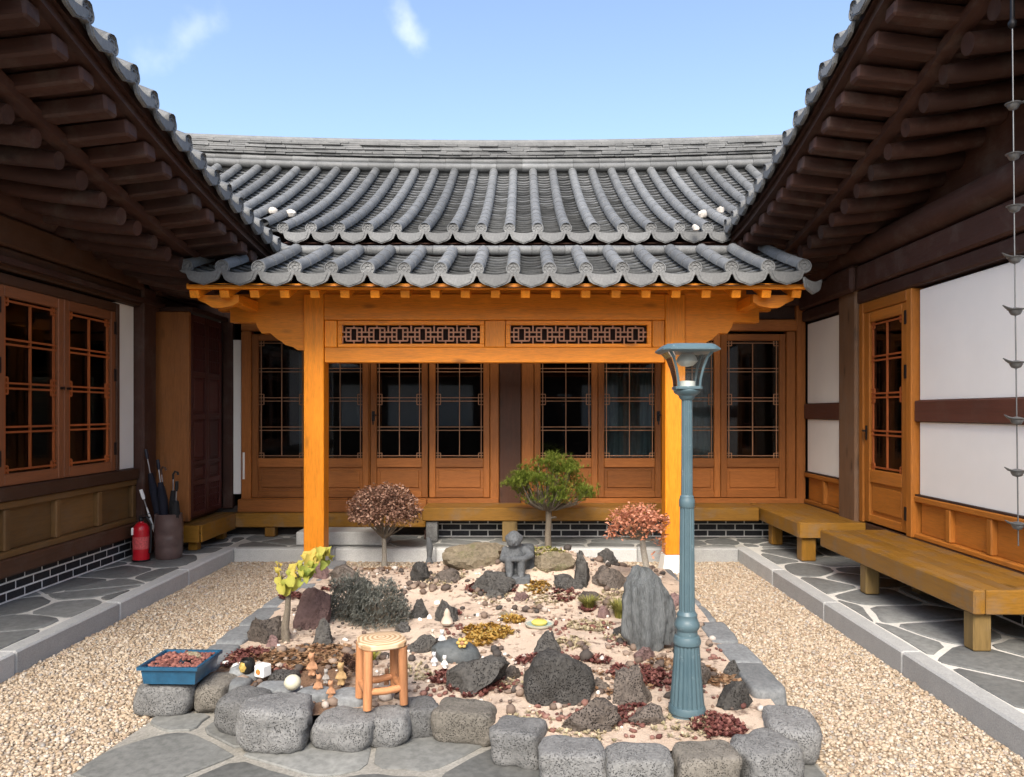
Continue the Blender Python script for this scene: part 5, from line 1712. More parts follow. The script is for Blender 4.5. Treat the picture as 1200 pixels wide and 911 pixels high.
# flat-topped azalea with coral leaves
def azalea():
    p = at(757, 690); Y = p.y; k = Y / FPX
    root = empty('azalea', p, 'flat-topped azalea with coral pink leaves behind the tall slate', 'shrub')
    z = lambda py: CAM_H + (VPY - py) * k
    x = lambda px: (px - VPX) * k
    fork = Vector((x(753), Y, z(632)))
    m = MB(); m.tube([p - Vector((0, 0, .03)), Vector((x(757), Y, z(662))), Vector((x(754), Y, z(645))), fork], [.030, .026, .024, .022], 9)
    m.build('trunk', M_BARK_PALE, root, smooth=True)
    r = np.random.default_rng(5); V = []; F = []; T_ = []; ends = []
    for i in range(330):
        a = r.uniform(0, 6.28); d = math.sqrt(r.random())
        c = np.array([x(748) + math.cos(a) * d * 35 * k, Y + math.sin(a) * d * 30 * k, z(598 + 14 * d * d + r.uniform(-6, 16) + (8 if r.random() < .15 else 0))])
        if i < 34: ends.append(Vector(c))
        tn = min(1, max(0, r.normal(.55, .25) + (z(606) < c[2]) * .12))
        for _ in range(5):
            leafset(V, F, T_, r, c + r.normal(0, .012, 3), r.uniform(.022, .042), r.uniform(.007, .013), min(1, max(0, tn + r.normal(0, .12))), .3)
    for i in range(26):     # a few leaves on a drooping side shoot
        c = np.array([x(770 + r.uniform(-6, 10)), Y + r.normal(0, .03), z(640 + r.uniform(-10, 12))]); leafset(V, F, T_, r, c, .035, .010, r.random(), .3)
    soup('crown', V, F, foliage('coral_leaf', (.24, .12, .06), (.52, .21, .12), (.68, .34, .23), .3), root, T_)
    m = MB()
    for e in ends: m.tube([fork, fork.lerp(e, .55) + Vector((0, 0, -.015)), e], [.008, .005, .002], 6, cap=False)
    m.build('branches', M_BARK, root, recalc=False)
azalea()

# sapling with a few broad yellow-green leaves
def sapling():
    p = at(336, 752); Y = p.y; k = Y / FPX
    root = empty('sapling', p, 'knobbly sapling with broad yellow-green leaves beside the left gravel', 'sapling')
    z = lambda py: CAM_H + (VPY - py) * k
    x = lambda px: (px - VPX) * k
    m = MB(); m.tube([p - Vector((0, 0, .03)), Vector((x(334), Y, z(735))), Vector((x(337), Y, z(715))), Vector((x(338), Y, z(695))), Vector((x(345), Y, z(680))), Vector((x(362), Y, z(660)))], [.030, .026, .019, .017, .010, .005], 10)
    m.tube([Vector((x(338), Y, z(697))), Vector((x(332), Y, z(685))), Vector((x(326), Y, z(660)))], [.012, .008, .004], 7)
    m.build('trunk', M_BARK, root, smooth=True)
    r = np.random.default_rng(2); V = []; F = []; T_ = []
    spots = [(338, 690, .9, .5), (346, 684, .9, .55), (330, 678, .8, .6), (326, 668, .5, .8), (325, 662, .3, .95), (342, 668, .85, .75), (350, 664, .85, .6), (358, 668, .9, .2), (362, 672, .9, .15), (365, 655, .95, .85), (372, 652, 1, .9), (378, 650, .9, .35), (380, 660, .7, .2), (352, 676, .8, .3), (372, 664, .8, .15), (356, 655, .9, .95), (345, 676, .9, .5), (366, 662, .9, .3), (334, 686, .9, .55), (376, 644, .8, .6), (384, 646, .6, .5)]
    spots = spots + [(px + r.uniform(-6, 6), py + r.uniform(-6, 6), .62 * s_, min(1, max(0, tn + r.normal(0, .2)))) for (px, py, s_, tn) in spots for _ in range(2)]
    for (px, py, s_, tn) in spots:
        c = np.array([x(px), Y + r.normal(0, .05), z(py)]); L = .088 * s_; n = 9
        tilt = r.uniform(-.9, -.1); yaw = r.uniform(-.9, .9); roll = r.uniform(-.5, .5)
        M_ = Matrix.Rotation(yaw, 3, 'Z') @ Matrix.Rotation(roll, 3, 'Y') @ Matrix.Rotation(tilt, 3, 'X')
        b = len(V); V.append(c)
        for q in range(n + 1):
            a = math.pi * 2 * q / n - math.pi / 2
            rr_ = L * (.42 + .20 * abs(math.cos(a * 2.5)))
            v = M_ @ Vector((math.cos(a) * rr_ * .8, -.02 * math.cos(a * 2), math.sin(a) * rr_)); V.append(c + np.array(v))
        for q in range(n): F.append((b, b + 1 + q, b + 2 + q))
        T_ += [tn] * (n + 2)
    soup('leaves', V, F, foliage('broad_leaf', (.19, .27, .05), (.42, .41, .08), (.62, .46, .11), .35), root, T_)
sapling()

# two low grey-green junipers
def juniper(boxes, label, seed):
    x0, y0, x1, y1 = boxes
    p = at((x0 + x1) / 2, y1); wd = (x1 - x0) / FPX * p.y; Y = p.y + wd * .35; k = Y / FPX
    h = CAM_H + (VPY - y0) * k - p.z
    p = Vector((p.x, Y, soil(p.x, Y)))
    root = empty('juniper', p, label, 'juniper')
    r = np.random.default_rng(seed); V = []; F = []; T_ = []; ends = []
    for i in range(2300):
        d = r.normal(0, 1, 3); d[2] = abs(d[2]) * .9 + .02; d /= np.linalg.norm(d)
        q = (1 - .3 * r.random() ** 2) * (1 + .30 * noise.noise(Vector(d) * 2.6 + Vector((seed, 0, 0))) + .15 * noise.noise(Vector(d) * 7))
        c = np.array([p.x + d[0] * wd * .52 * q, p.y + d[1] * wd * .40 * q, p.z + d[2] * h * q * .95])
        if i < 45: ends.append(Vector(c))
        tn = min(1, max(0, .5 + .55 * noise.noise(Vector(c) * 12) + r.normal(0, .12)))
        for _ in range(5):
            dd = d * .8 + r.normal(0, .7, 3); dd /= np.linalg.norm(dd); L = r.uniform(.014, .030)
            s_ = np.cross(dd, np.array([.3, .5, .7])); s_ = s_ / np.linalg.norm(s_) * .0036
            b = len(V); V += [c - s_, c + s_, c + dd * L]; F.append((b, b + 1, b + 2)); T_ += [min(1, max(0, tn + r.normal(0, .1)))] * 3
    soup('foliage', V, F, foliage('grey_juniper', (.085, .09, .078), (.17, .178, .16), (.28, .29, .26), .12), root, T_)
    m = MB()
    for e in ends: m.tube([p, p.lerp(e, .6), e], [.010, .006, .002], 6, cap=False)
    m.build('stems', M_BARK, root, recalc=False)
juniper((374, 676, 436, 728), 'low grey-green juniper mound behind its lower twin', 1)
juniper((402, 684, 474, 740), 'low grey-green juniper mound nearest the cone-shaped stones', 4)

# ================================================================== OBJECTS
# ------------------------------------------------------------------ lamp post
def lamp_paint():
    s = N('blue_grey_paint'); v = s.map((1, 1, 1))
    a = s.noise(v, 30, 5, .65); b = s.noise(v, 5, 4)
    col = s.ramp(b, [(.3, (.055, .100, .122)), (.7, (.085, .138, .160))])
    col = s.mixc(col, (.25, .30, .32), s.rng(a, .62, .72, 0, .5))
    s.bump(a, .2, .003)
    return s.done(col, .42, .5)
M_LAMP = lamp_paint()
def lamp():
    Yl = 3.66; k = Yl / FPX
    X = (805 - VPX) * k; zb = .10
    root = empty('lamp_post', (X, Yl, zb), 'fluted blue-grey lamp post with flared glass lantern, standing in the bed', 'lamp post')
    z = lambda py: CAM_H + (VPY - py) * k
    def flute(zs, n=20, amp=.10):
        m = MB(); vs = []; fs = []; N_ = n * 4
        for (r, zz) in zs:
            for q in range(N_):
                a = 2 * math.pi * q / N_; w_ = (1 - amp) if q % 4 in (0,) else (1 - amp * .35 if q % 4 in (1, 3) else 1)
                vs.append((X + r * w_ * math.cos(a), Yl + r * w_ * math.sin(a), zz))
        for i in range(len(zs) - 1):
            for q in range(N_): fs.append((i * N_ + q, i * N_ + (q + 1) % N_, (i + 1) * N_ + (q + 1) % N_, (i + 1) * N_ + q))
        fs.append(list(range(N_))); fs.append([(len(zs) - 1) * N_ + q for q in range(N_)])
        m.add(vs, fs); return m
    m = MB(); m.lathe([(.086, 0), (.086, z(838) - zb), (.082, z(835) - zb), (.090, z(833) - zb), (.090, z(829) - zb), (.084, z(825) - zb)], 32, (X, Yl, zb)); m.build('base_foot', M_LAMP, root, smooth=True, angle=35)
    flute([(.083, z(826)), (.070, z(790)), (.060, z(755))], 18).build('base', M_LAMP, root, smooth=True, angle=50)
    m = MB(); m.lathe([(.058, z(756)), (.066, z(754)), (.068, z(750)), (.060, z(745)), (.052, z(744)), (.050, z(739)), (.060, z(735)), (.062, z(731)), (.054, z(727)), (.048, z(723)), (.050, z(720)), (.040, z(716))], 28, (X, Yl, 0)); m.build('collar', M_LAMP, root, smooth=True, angle=35)
    flute([(.038, z(717)), (.036, z(650)), (.034, z(594))], 14, .13).build('lower_shaft', M_LAMP, root, smooth=True, angle=50)
    m = MB(); m.lathe([(.034, z(595)), (.038, z(593)), (.038, z(586)), (.034, z(584)), (.034, z(582)), (.028, z(580))], 24, (X, Yl, 0)); m.build('collar', M_LAMP, root, smooth=True, angle=35)
    flute([(.028, z(581)), (.026, z(468))], 12, .14).build('upper_shaft', M_LAMP, root, smooth=True, angle=50)
    m = MB(); m.lathe([(.027, z(469)), (.036, z(467)), (.040, z(464)), (.060, z(461)), (.066, z(458)), (.060, z(456))], 28, (X, Yl, 0)); m.build('cup', M_LAMP, root, smooth=True, angle=35)
    # square flared lantern
    def sq(levels, solid=True):
        vs = []; fs = []
        for (h, zz) in levels:
            c = h * .22
            ring = [(h, -h + c), (h, h - c), (h - c, h), (-h + c, h), (-h, h - c), (-h, -h + c), (-h + c, -h), (h - c, -h)]
            vs += [(X + a, Yl + b, zz) for a, b in ring]
        n = 8
        for i in range(len(levels) - 1):
            for q in range(n): fs.append((i * n + q, i * n + (q + 1) % n, (i + 1) * n + (q + 1) % n, (i + 1) * n + q))
        if solid: fs.append(list(range(n))); fs.append([(len(levels) - 1) * n + q for q in range(n)])
        return vs, fs
    prof = [(.056, z(456)), (.060, z(445)), (.072, z(432)), (.090, z(420)), (.112, z(413.5))]
    m = MB(); m.add(*sq(prof, False)); m.build('glass_shade', M_LAMPGLASS, root, smooth=False)
    m = MB(); m.add(*sq([(.118, z(414)), (.137, z(412)), (.137, z(410.5)), (.126, z(408)), (.112, z(405)), (.06, z(403.5))])); m.build('lid', M_LAMP, root)
    m = MB()
    for sx_, sy_ in ((1, 1), (1, -1), (-1, 1), (-1, -1)):
        m.tube([(X + sx_ * (h * .90), Yl + sy_ * (h * .90), zz) for h, zz in prof], .0065, 6)
    m.add(*sq([(.058, z(457)), (.064, z(456.2)), (.064, z(453.5)), (.058, z(453))])); m.build('lantern_frame', M_LAMP, root, smooth=True, angle=40)
    m = MB(); m.lathe([(.030, z(415)), (.045, z(419)), (.052, z(424)), (.030, z(429)), (.002, z(430))], 20, (X, Yl, 0)); m.build('reflector', plain('pale_lamp_metal', (.62, .62, .60), .35, .5, .3), root, smooth=True)
    m = MB(); m.lathe([(.002, z(455)), (.040, z(455)), (.040, z(447)), (.002, z(446))], 16, (X, Yl, 0)); m.build('lamp_socket', plain('white_lamp_socket', (.75, .74, .70), .6), root, smooth=True)
lamp()

# ------------------------------------------------------------------ wooden stool
def stool():
    p = at(447, 832); Y = 3.73; zb = .165
    X = (447 - VPX) / FPX * Y
    root = empty('wooden_stool', (X, Y, zb), 'rustic log-legged wooden stool with round-edged ringed top, standing on the border stones', 'stool')
    m = MB(Matrix.Translation((X, Y, 0)) @ Matrix.Rotation(math.radians(24), 4, 'Z'))
    zt = CAM_H + (VPY - 748) / FPX * Y
    top = []
    r = random.Random(4); n = 28
    pts = []
    for q in range(n):
        a = 2 * math.pi * q / n; rr_ = .118 / max(abs(math.cos(a)), abs(math.sin(a))) ** .55 * (1 + .02 * r.uniform(-1, 1)); pts.append((rr_ * math.cos(a), rr_ * math.sin(a)))
    vs = []; fs = []
    for (s_, zz) in ((.93, zt - .030), (1.0, zt - .022), (1.0, zt - .006), (.95, zt), (.6, zt + .004), (.2, zt + .008)):
        vs += [(a * s_, b * s_, zz) for a, b in pts]
    for i in range(5):
        for q in range(n): fs.append((i * n + q, i * n + (q + 1) % n, (i + 1) * n + (q + 1) % n, (i + 1) * n + q))
    fs.append(list(range(n))); fs.append([5 * n + q for q in range(n)])
    m.add(vs, fs)
    def ringwood():
        s = N('ring_wood'); mp = s.n('ShaderNodeMapping'); s.l(s.tc.outputs['Object'], mp.inputs[0]); mp.inputs['Scale'].default_value = (1, 1, .2)
        wv = s.n('ShaderNodeTexWave'); wv.wave_type = 'RINGS'; wv.rings_direction = 'Z'; wv.inputs['Scale'].default_value = 14; wv.inputs['Distortion'].default_value = 3.5; wv.inputs['Detail'].default_value = 2
        s.l(mp.outputs[0], wv.inputs['Vector'])
        col = s.ramp(wv.outputs['Fac'], [(.15, (.38, .24, .13)), (.5, (.56, .40, .24)), (.9, (.64, .49, .33))])
        return s.done(col, .6, .3)
    m.build('seat', ringwood(), root, smooth=True, angle=40)
    LM = wood('stool_leg', (.48, .215, .095), 'z', .55, True, .1)
    for (a, b) in ((-.085, -.085), (.085, -.085), (.085, .085), (-.085, .085)):
        m = MB(Matrix.Translation((X, Y, 0)) @ Matrix.Rotation(math.radians(24), 4, 'Z'))
        m.tube([(a * 1.06, b * 1.06, zb + .002), (a * 1.03, b * 1.03, zb + .10), (a, b, zt - .028)], [.021, .023, .023], 10)
        m.build('leg', LM, root, smooth=True, angle=50)
    LR = wood('stool_leg', (.48, .215, .095), 'x', .55, True, .1)
    for (a, b, c, d) in ((-.085, -.085, .085, -.085), (.085, -.085, .085, .085), (-.085, .085, .085, .085), (-.085, -.085, -.085, .085)):
        m = MB(Matrix.Translation((X, Y, 0)) @ Matrix.Rotation(math.radians(24), 4, 'Z'))
        m.tube([(a * 1.02, b * 1.02, zb + .085), ((a + c) / 2, (b + d) / 2, zb + .078), (c * 1.02, d * 1.02, zb + .085)], [.017, .018, .017], 8)
        m.build('stretcher', LR, root, smooth=True, angle=50)
stool()

# ------------------------------------------------------------------ blue planter
def planter():
    Y = 4.02; X = (212 - VPX) / FPX * Y; zb = .178
    root = empty('blue_planter', (X, Y, zb), 'rectangular glazed blue planter filled with red gravel on the end border stone', 'planter')
    BM = plain('blue_glaze', (.018, .085, .16), .22, .6, 0, .18, 25)
    m = MB(Matrix.Translation((X, Y, zb)) @ Matrix.Rotation(math.radians(-2), 4, 'Z'))
    def ring(hx, hy, z): return [(-hx, -hy, z), (hx, -hy, z), (hx, hy, z), (-hx, hy, z)]
    lv = [(.135, .125, .010), (.145, .135, .085), (.160, .150, .087), (.160, .150, .104), (.146, .136, .104), (.140, .130, .07)]
    vs = []; fs = []
    for a in lv: vs += ring(*a)
    for i in range(len(lv) - 1):
        for q in range(4): fs.append((4 * i + q, 4 * i + (q + 1) % 4, 4 * i + 4 + (q + 1) % 4, 4 * i + 4 + q))
    fs.append((3, 2, 1, 0)); fs.append((20, 21, 22, 23))
    m.add(vs, fs); m.build('pot', BM, root)
    for sx_ in (-1, 1):
        m = MB(Matrix.Translation((X, Y, zb))); m.box(sx_ * .10 - .025, sx_ * .10 + .025, -.10, .10, .0, .0095, .002); m.build('foot', BM, root)
    r = np.random.default_rng(4); n = 420
    P_ = np.stack([X + r.uniform(-.13, .13, n), Y + r.uniform(-.12, .12, n), np.full(n, zb + .085)], 1)
    P_[:, 2] += .03 * np.exp(-((P_[:, 0] - X - .02) ** 2 + (P_[:, 1] - Y) ** 2) / .006)
    g = pebbles('scoria_fill', P_, (.008, .014), M_SCO, 5, parent=root); g['kind'] = 'stuff'
    m = MB(); me = rock_mesh('driftwood', 77, .11, .05, .045, facets=6, rough=.2)
    me.materials.append(M_ROCK_TAN); piece('tan_stone', me, root, (X + .05, Y + .02, zb + .09))
planter()

# ------------------------------------------------------------------ stone statue: seated figure with its forearms laid across, hat-like round head
def blob(chains, vox, name, mat, org, label=None, cat=None, parent=None, smooth_it=2):
    """one continuous surface grown round limb chains: list of [(point, radius), ...]"""
    m = MB()
    for ch in chains:
        for (p, r_), (q, s_) in zip(ch, ch[1:]):
            p, q = Vector(p), Vector(q); n = max(2, int((q - p).length / (min(r_, s_) * .45)))
            for i in range(n + 1):
                t = i / n; c = p.lerp(q, t); rr_ = r_ + (s_ - r_) * t
                m.add([c + Vector(v) * rr_ for v in IVS], IFS)
    o = m.build(name, mat, parent, org=org, recalc=False)
    md = o.modifiers.new('remesh', 'REMESH'); md.mode = 'VOXEL'; md.voxel_size = vox; md.use_smooth_shade = True
    sm = o.modifiers.new('smooth', 'SMOOTH'); sm.iterations = smooth_it; sm.factor = .5
    dg = bpy.context.evaluated_depsgraph_get(); dg.update()
    me = bpy.data.meshes.new_from_object(o.evaluated_get(dg)); o.modifiers.clear(); o.data = me
    if not me.materials: me.materials.append(mat)
    if label: tag(o, label, cat)
    return o
_b = bmesh.new(); bmesh.ops.create_icosphere(_b, subdivisions=2, radius=1.0)
IVS = [tuple(v.co) for v in _b.verts]; IFS = [[v.index for v in f.verts] for f in _b.faces]; _b.free()
def statue():
    p = at(605, 684); Y = p.y + .12; k = Y / FPX; X = (604 - VPX) * k
    zb = p.z - .01
    s_ = (684 - 625) * k / .42     # modelled .42 m tall
    root = empty('stone_statue', (X, Y, zb), 'dark carved stone figure with round head and folded arms on a plinth', 'statue')
    def P(x, y, z): return (X + x * s_, Y + y * s_, zb + (z) * s_)
    ch = []
    R = lambda v: v * s_
    # torso, seated and leaning, head with cap
    ch.append([(P(0, .03, .10), R(.075)), (P(0, .035, .20), R(.085)), (P(0, .03, .265), R(.062))])
    ch.append([(P(-.01, .01, .29), R(.045)), (P(-.012, -.005, .335), R(.066)), (P(-.012, .0, .36), R(.060))])
    ch.append([(P(-.05, .01, .352), R(.040)), (P(.026, .01, .352), R(.040))])
    # legs drawn up: thighs, shins, feet
    for sx_ in (-1, 1):
        ch.append([(P(sx_ * .045, .02, .10), R(.046)), (P(sx_ * .050, -.085, .185), R(.038)), (P(sx_ * .048, -.095, .075), R(.032)), (P(sx_ * .050, -.125, .062), R(.026))])
    # arms: left hanging to the knee, right elbow out, forearm across the knees
    ch.append([(P(-.085, .03, .25), R(.034)), (P(-.105, -.01, .18), R(.030)), (P(-.055, -.095, .195), R(.024))])
    ch.append([(P(.085, .03, .25), R(.036)), (P(.130, -.02, .215), R(.031)), (P(.06, -.10, .195), R(.026)), (P(-.02, -.115, .20), R(.022))])
    # ears, nose, brow
    ch.append([(P(-.014, -.066, .345), R(.010)), (P(-.014, -.072, .325), R(.014))])
    for sx_ in (-1, 1): ch.append([(P(-.012 + sx_ * .026, -.056, .348), R(.013)), (P(-.012 + sx_ * .028, -.056, .35), R(.012))])
    ch.append([(P(-.034, -.058, .303), R(.008)), (P(.008, -.058, .303), R(.008))])
    blob(ch, .0075, 'figure', M_STATUE, None, parent=root)
    me = block_mesh(301, .26 * s_, .25 * s_, .075 * s_, .006, 8); me.materials.append(M_STATUE)
    piece('plinth', me, root, (X + .0, Y - .02 * s_, zb - .01))
    me = block_mesh(302, .16 * s_, .14 * s_, .30 * s_, .01, 5); me.materials.append(M_STATUE)
    piece('back_stone', me, root, (X + .085 * s_, Y + .11 * s_, zb))
statue()

# ------------------------------------------------------------------ fire extinguisher
def extinguisher():
    X, Y, zb = -3.745, 7.38, WZ
    root = empty('fire_extinguisher', (X, Y, zb), 'red fire extinguisher standing by the black brick footing', 'fire extinguisher')
    RED = plain('red_enamel', (.50, .008, .018), .28, .5, 0, .06)
    m = MB(); m.lathe([(.070, .006), (.076, .012), (.076, .30), (.070, .335), (.045, .365), (.024, .375), (.022, .385)], 24, (X, Y, zb)); m.build('cylinder', RED, root, smooth=True, angle=40)
    m = MB(); m.lathe([(.082, 0), (.085, .008), (.080, .015)], 24, (X, Y, zb)); m.build('foot_ring', M_IRON, root, smooth=True, angle=40)
    m = MB(); m.lathe([(.020, .385), (.022, .40), (.016, .42)], 12, (X, Y, zb)); m.box(X - .02, X + .09, Y - .012, Y + .012, zb + .42, zb + .432, .003); m.beam((X - .02, Y, zb + .437), (X + .085, Y, zb + .462), .022, .008); m.build('valve_handle', M_IRON, root)
    m = MB(); m.tube([(X - .02, Y, zb + .41), (X + .06, Y - .01, zb + .43), (X + .105, Y - .01, zb + .36), (X + .10, Y - .01, zb + .15), (X + .092, Y - .01, zb + .08)], [.010, .010, .010, .011, .016], 8); m.build('hose', M_IRON, root, smooth=True)
    m = MB(); m.lathe([(.0768, .12), (.0768, .24)], 24, (X, Y, zb), cap=False); m.build('label_band', plain('pale_red_label', (.60, .10, .10), .4, .4, 0, .3, 60), root, smooth=True)
    m = MB(); m.box(X - .065, X - .045, Y - .07, Y - .055, zb + .26, zb + .33, .003); m.build('tag_card', M_WHITE, root)
extinguisher()
# ------------------------------------------------------------------ brown jar with umbrellas
def jar():
    X, Y, zb = -3.54, 7.52, WZ
    root = empty('umbrella_jar', (X, Y, zb), 'tall brown glazed jar used as umbrella stand beside the extinguisher', 'jar')
    JM = plain('brown_glaze', (.105, .068, .062), .3, .5, 0, .25, 9)
    m = MB(); m.lathe([(.118, 0), (.124, .01), (.128, .06), (.133, .10), (.129, .115), (.134, .13), (.137, .22), (.132, .235), (.136, .25), (.134, .36), (.128, .42), (.130, .435), (.122, .445), (.110, .44), (.108, .30), (.106, .03), (.002, .03)], 28, (X, Y, zb)); m.build('jar_body', JM, root, smooth=True, angle=35)
    r = random.Random(3)
    def umbrella(dx, dy, tx, ty, L, col, label, handle='hook', fat=.026):
        b = Vector((X + dx, Y + dy, zb + .06)); d = Vector((tx, ty, 1)).normalized()
        u = empty('folded_umbrella', b, label, 'umbrella', 'umbrellas in the brown jar')
        m = MB(); m.tube([b + d * (L * .05), b + d * (L * .25), b + d * (L * .6), b + d * (L * .76)], [.010, fat * .8, fat, fat * .55], 10)
        m.build('canopy', plain('cloth_' + col[0], col[1], .85), u, smooth=True)
        m = MB(); m.tube([b, b + d * L * .9], .006, 6); m.build('shaft', plain('steel', (.4, .4, .42), .35, .5, .8), u, smooth=True)
        m = MB(); e = b + d * L * .9
        if handle == 'hook':
            m.tube([e, e + d * .05, e + d * .08 + Vector((.02, 0, 0)), e + d * .07 + Vector((.045, 0, 0)), e + d * .045 + Vector((.05, 0, 0))], .011, 8)
        else: m.tube([e, e + d * .03, e + d * .10], [.012, .018, .016], 8)
        m.build('handle', plain('handle_' + col[0], sc3(col[1], 1.3), .4), u, smooth=True)
    navy = ('navy', (.008, .009, .018)); blk = ('black', (.012, .012, .013)); brn = ('darkbrown', (.06, .03, .02)); wh = ('white', (.7, .7, .68))
    umbrella(-.05, .03, -.20, .02, 1.05, navy, 'longest dark navy umbrella leaning to the column', 'knob', .042)
    umbrella(-.01, .02, -.12, .0, .92, navy, 'dark navy umbrella next to the longest one', 'knob', .044)
    umbrella(.03, .04, -.02, .03, .80, blk, 'black umbrella with hooked handle in the jar', 'hook', .042)
    umbrella(.06, -.03, .06, -.02, .68, blk, 'short black umbrella with knob handle by the jar rim', 'knob', .044)
    umbrella(-.06, -.03, -.30, -.05, .62, wh, 'white-shafted short umbrella tilted out towards the extinguisher', 'knob', .012)
    umbrella(.0, .06, -.16, .06, .86, brn, 'dark brown umbrella behind the navy ones', 'hook', .030)
jar()

# ------------------------------------------------------------------ little things on the bed
def small(name, box, mat, prof, label, cat, n=16, lift=0.0, extra=None):
    """lathe object; prof radii and heights as fractions of width/height of the photo box"""
    x0, y0, x1, y1 = box; p = at((x0 + x1) / 2, y1); wd = (x1 - x0) / FPX * p.y; h = (y1 - y0) / FPX * p.y
    p = p + Vector((0, wd * .3, lift))
    m = MB(); m.lathe([(r_ * wd / 2, z_ * h) for r_, z_ in prof], n, p)
    o = m.build(name, mat, None, smooth=True, org=tuple(p), angle=45)
    tag(o, label, cat); return o, p, wd, h
BALL = [(.05, 0), (.5, .07), (.85, .25), (1, .5), (.85, .75), (.5, .93), (.05, 1)]
small('stone_ball', (331, 804, 351, 822), plain('cream_stone', (.60, .58, .44), .6), BALL, 'smooth cream stone ball on the flat border stones', 'ball', lift=.045)
# gold and black pot
p = at(290, 797); k = p.y / FPX; zz = p.z + .035
root = empty('gold_pot', (p.x, p.y, zz), 'tiny black pot with gold front next to the white cup', 'pot')
m = MB(); m.lathe([(.026, 0), (.040, .02), (.041, .06), (.034, .078), (.028, .078), (.026, .05)], 16, (p.x, p.y, zz)); m.build('pot_body', plain('black_gloss', (.015, .015, .014), .3), root, smooth=True)
m = MB(Matrix.Translation((p.x - .012, p.y - .024, zz + .042))); m.lathe([(.002, -.030), (.018, -.024), (.026, 0), (.018, .024), (.002, .030)], 12); m.build('gold_face', plain('gold_paint', (.52, .36, .10), .4, .5, .2, .5, 70), root, smooth=True)
# white cup printed with an orange patch
p = at(308, 799); zz = p.z + .03
root = empty('white_cup', (p.x, p.y, zz), 'small square white cup with an orange oval on its front', 'cup')
m = MB(Matrix.Translation((p.x, p.y, zz)) @ Matrix.Rotation(math.radians(-25), 4, 'Z'))
m.box(-.033, .033, -.033, .033, 0, .066, .006); m.build('cup_body', plain('white_ceramic', (.80, .80, .78), .25), root)
m = MB(Matrix.Translation((p.x, p.y, zz + .040)) @ Matrix.Rotation(math.radians(-25), 4, 'Z') @ Matrix.Translation((-.002, -.0335, -.008)) @ Matrix.Rotation(math.radians(90), 4, 'X')); m.lathe([(.016, 0), (.014, .003), (.002, .004)], 16); m.build('orange_oval', plain('orange_print', (.55, .22, .05), .4, .4, 0, .4, 80), root, smooth=True)
# white shells and quartz lumps
for i, (px, py, s_) in enumerate(((264, 779, .028), (276, 784, .034), (282, 780, .025), (503, 725, .03), (492, 727, .022), (512, 708, .03), (708, 732, .026), (712, 737, .018), (535, 790, .022), (560, 722, .022))):
    p = at(px, py); me = rock_mesh('white_pebble', 400 + i, s_ * 1.5, s_ * 1.2, s_, facets=6, sub=3)
    single('white_pebble', me, M_WHITE, (p.x, p.y, p.z - .004), i * .7, 'loose white quartz pebble lying on the bed', 'pebble', 'white quartz pebbles on the bed')
# clay figurines, squat and orange
def figurine(px, py, h, mat, label, seed, dz=.02):
    p = at(px, py); r = random.Random(seed); zb = p.z + dz
    def P(x, y, z): return (p.x + x * h, p.y + y * h, zb + z * h)
    ch = [[(P(0, 0, .12), h * .14), (P(0, 0, .35), h * .17), (P(0, 0, .52), h * .13)], [(P(0, -.02, .66), h * .10), (P(r.uniform(-.05, .05), -.03, .82), h * .15)],
          [(P(-.14, 0, .46), h * .06), (P(-.22, -.05, .30), h * .05), (P(-.08, -.15, .32), h * .04)], [(P(.14, 0, .46), h * .06), (P(.22, -.05, .30), h * .05), (P(.08, -.15, .34), h * .04)],
          [(P(-.08, -.02, .10), h * .09), (P(-.09, -.12, .06), h * .06)], [(P(.08, -.02, .10), h * .09), (P(.09, -.12, .06), h * .06)],
          [(P(0, -.16, .80), h * .03), (P(0, -.18, .78), h * .03)], [(P(-.10, -.02, .95), h * .035), (P(-.11, -.02, 1.0), h * .02)], [(P(.10, -.02, .95), h * .035), (P(.11, -.02, 1.0), h * .02)]]
    blob(ch, h * .035, 'figurine', mat, (p.x, p.y, zb), label, 'figurine')
CLAY = plain('orange_clay', (.38, .20, .11), .75, .3, 0, .25, 40)
CLAY2 = plain('ochre_clay', (.38, .25, .12), .75, .3, 0, .25, 40)
figurine(366, 796, .13, CLAY, 'slim orange clay figurine standing behind the others', 1)
figurine(373, 818, .105, CLAY, 'orange clay figurine just before the slim one', 2)
figurine(388, 824, .095, CLAY, 'smallest orange clay figurine, nearest the border stones', 3)
figurine(400, 808, .125, CLAY2, 'ochre clay figurine beside the pine cones', 4)
figurine(382, 806, .08, plain('grey_clay', (.30, .28, .26), .7), 'grey clay figurine between the orange ones', 5)
figurine(453, 812, .09, CLAY, 'orange clay figurine under the wooden stool', 6, .04)
figurine(466, 806, .085, CLAY2, 'ochre clay figurine under the wooden stool', 7, .04)
WHT = plain('silver_white', (.62, .63, .64), .4, .5, .1, .15, 50)
figurine(509, 781, .085, WHT, 'silver figurine at the foot of the dish-like slab', 8, 0)
figurine(521, 784, .080, plain('white_figurine', (.78, .78, .76), .5), 'white figurine at the foot of the dish-like slab', 9, 0)
figurine(518, 762, .095, WHT, 'silver figurine perched before the dish-like slab', 10, .03)
figurine(507, 757, .075, plain('cream_figurine', (.62, .52, .42), .6), 'cream figurine beside the silver one at the slab', 11, .03)
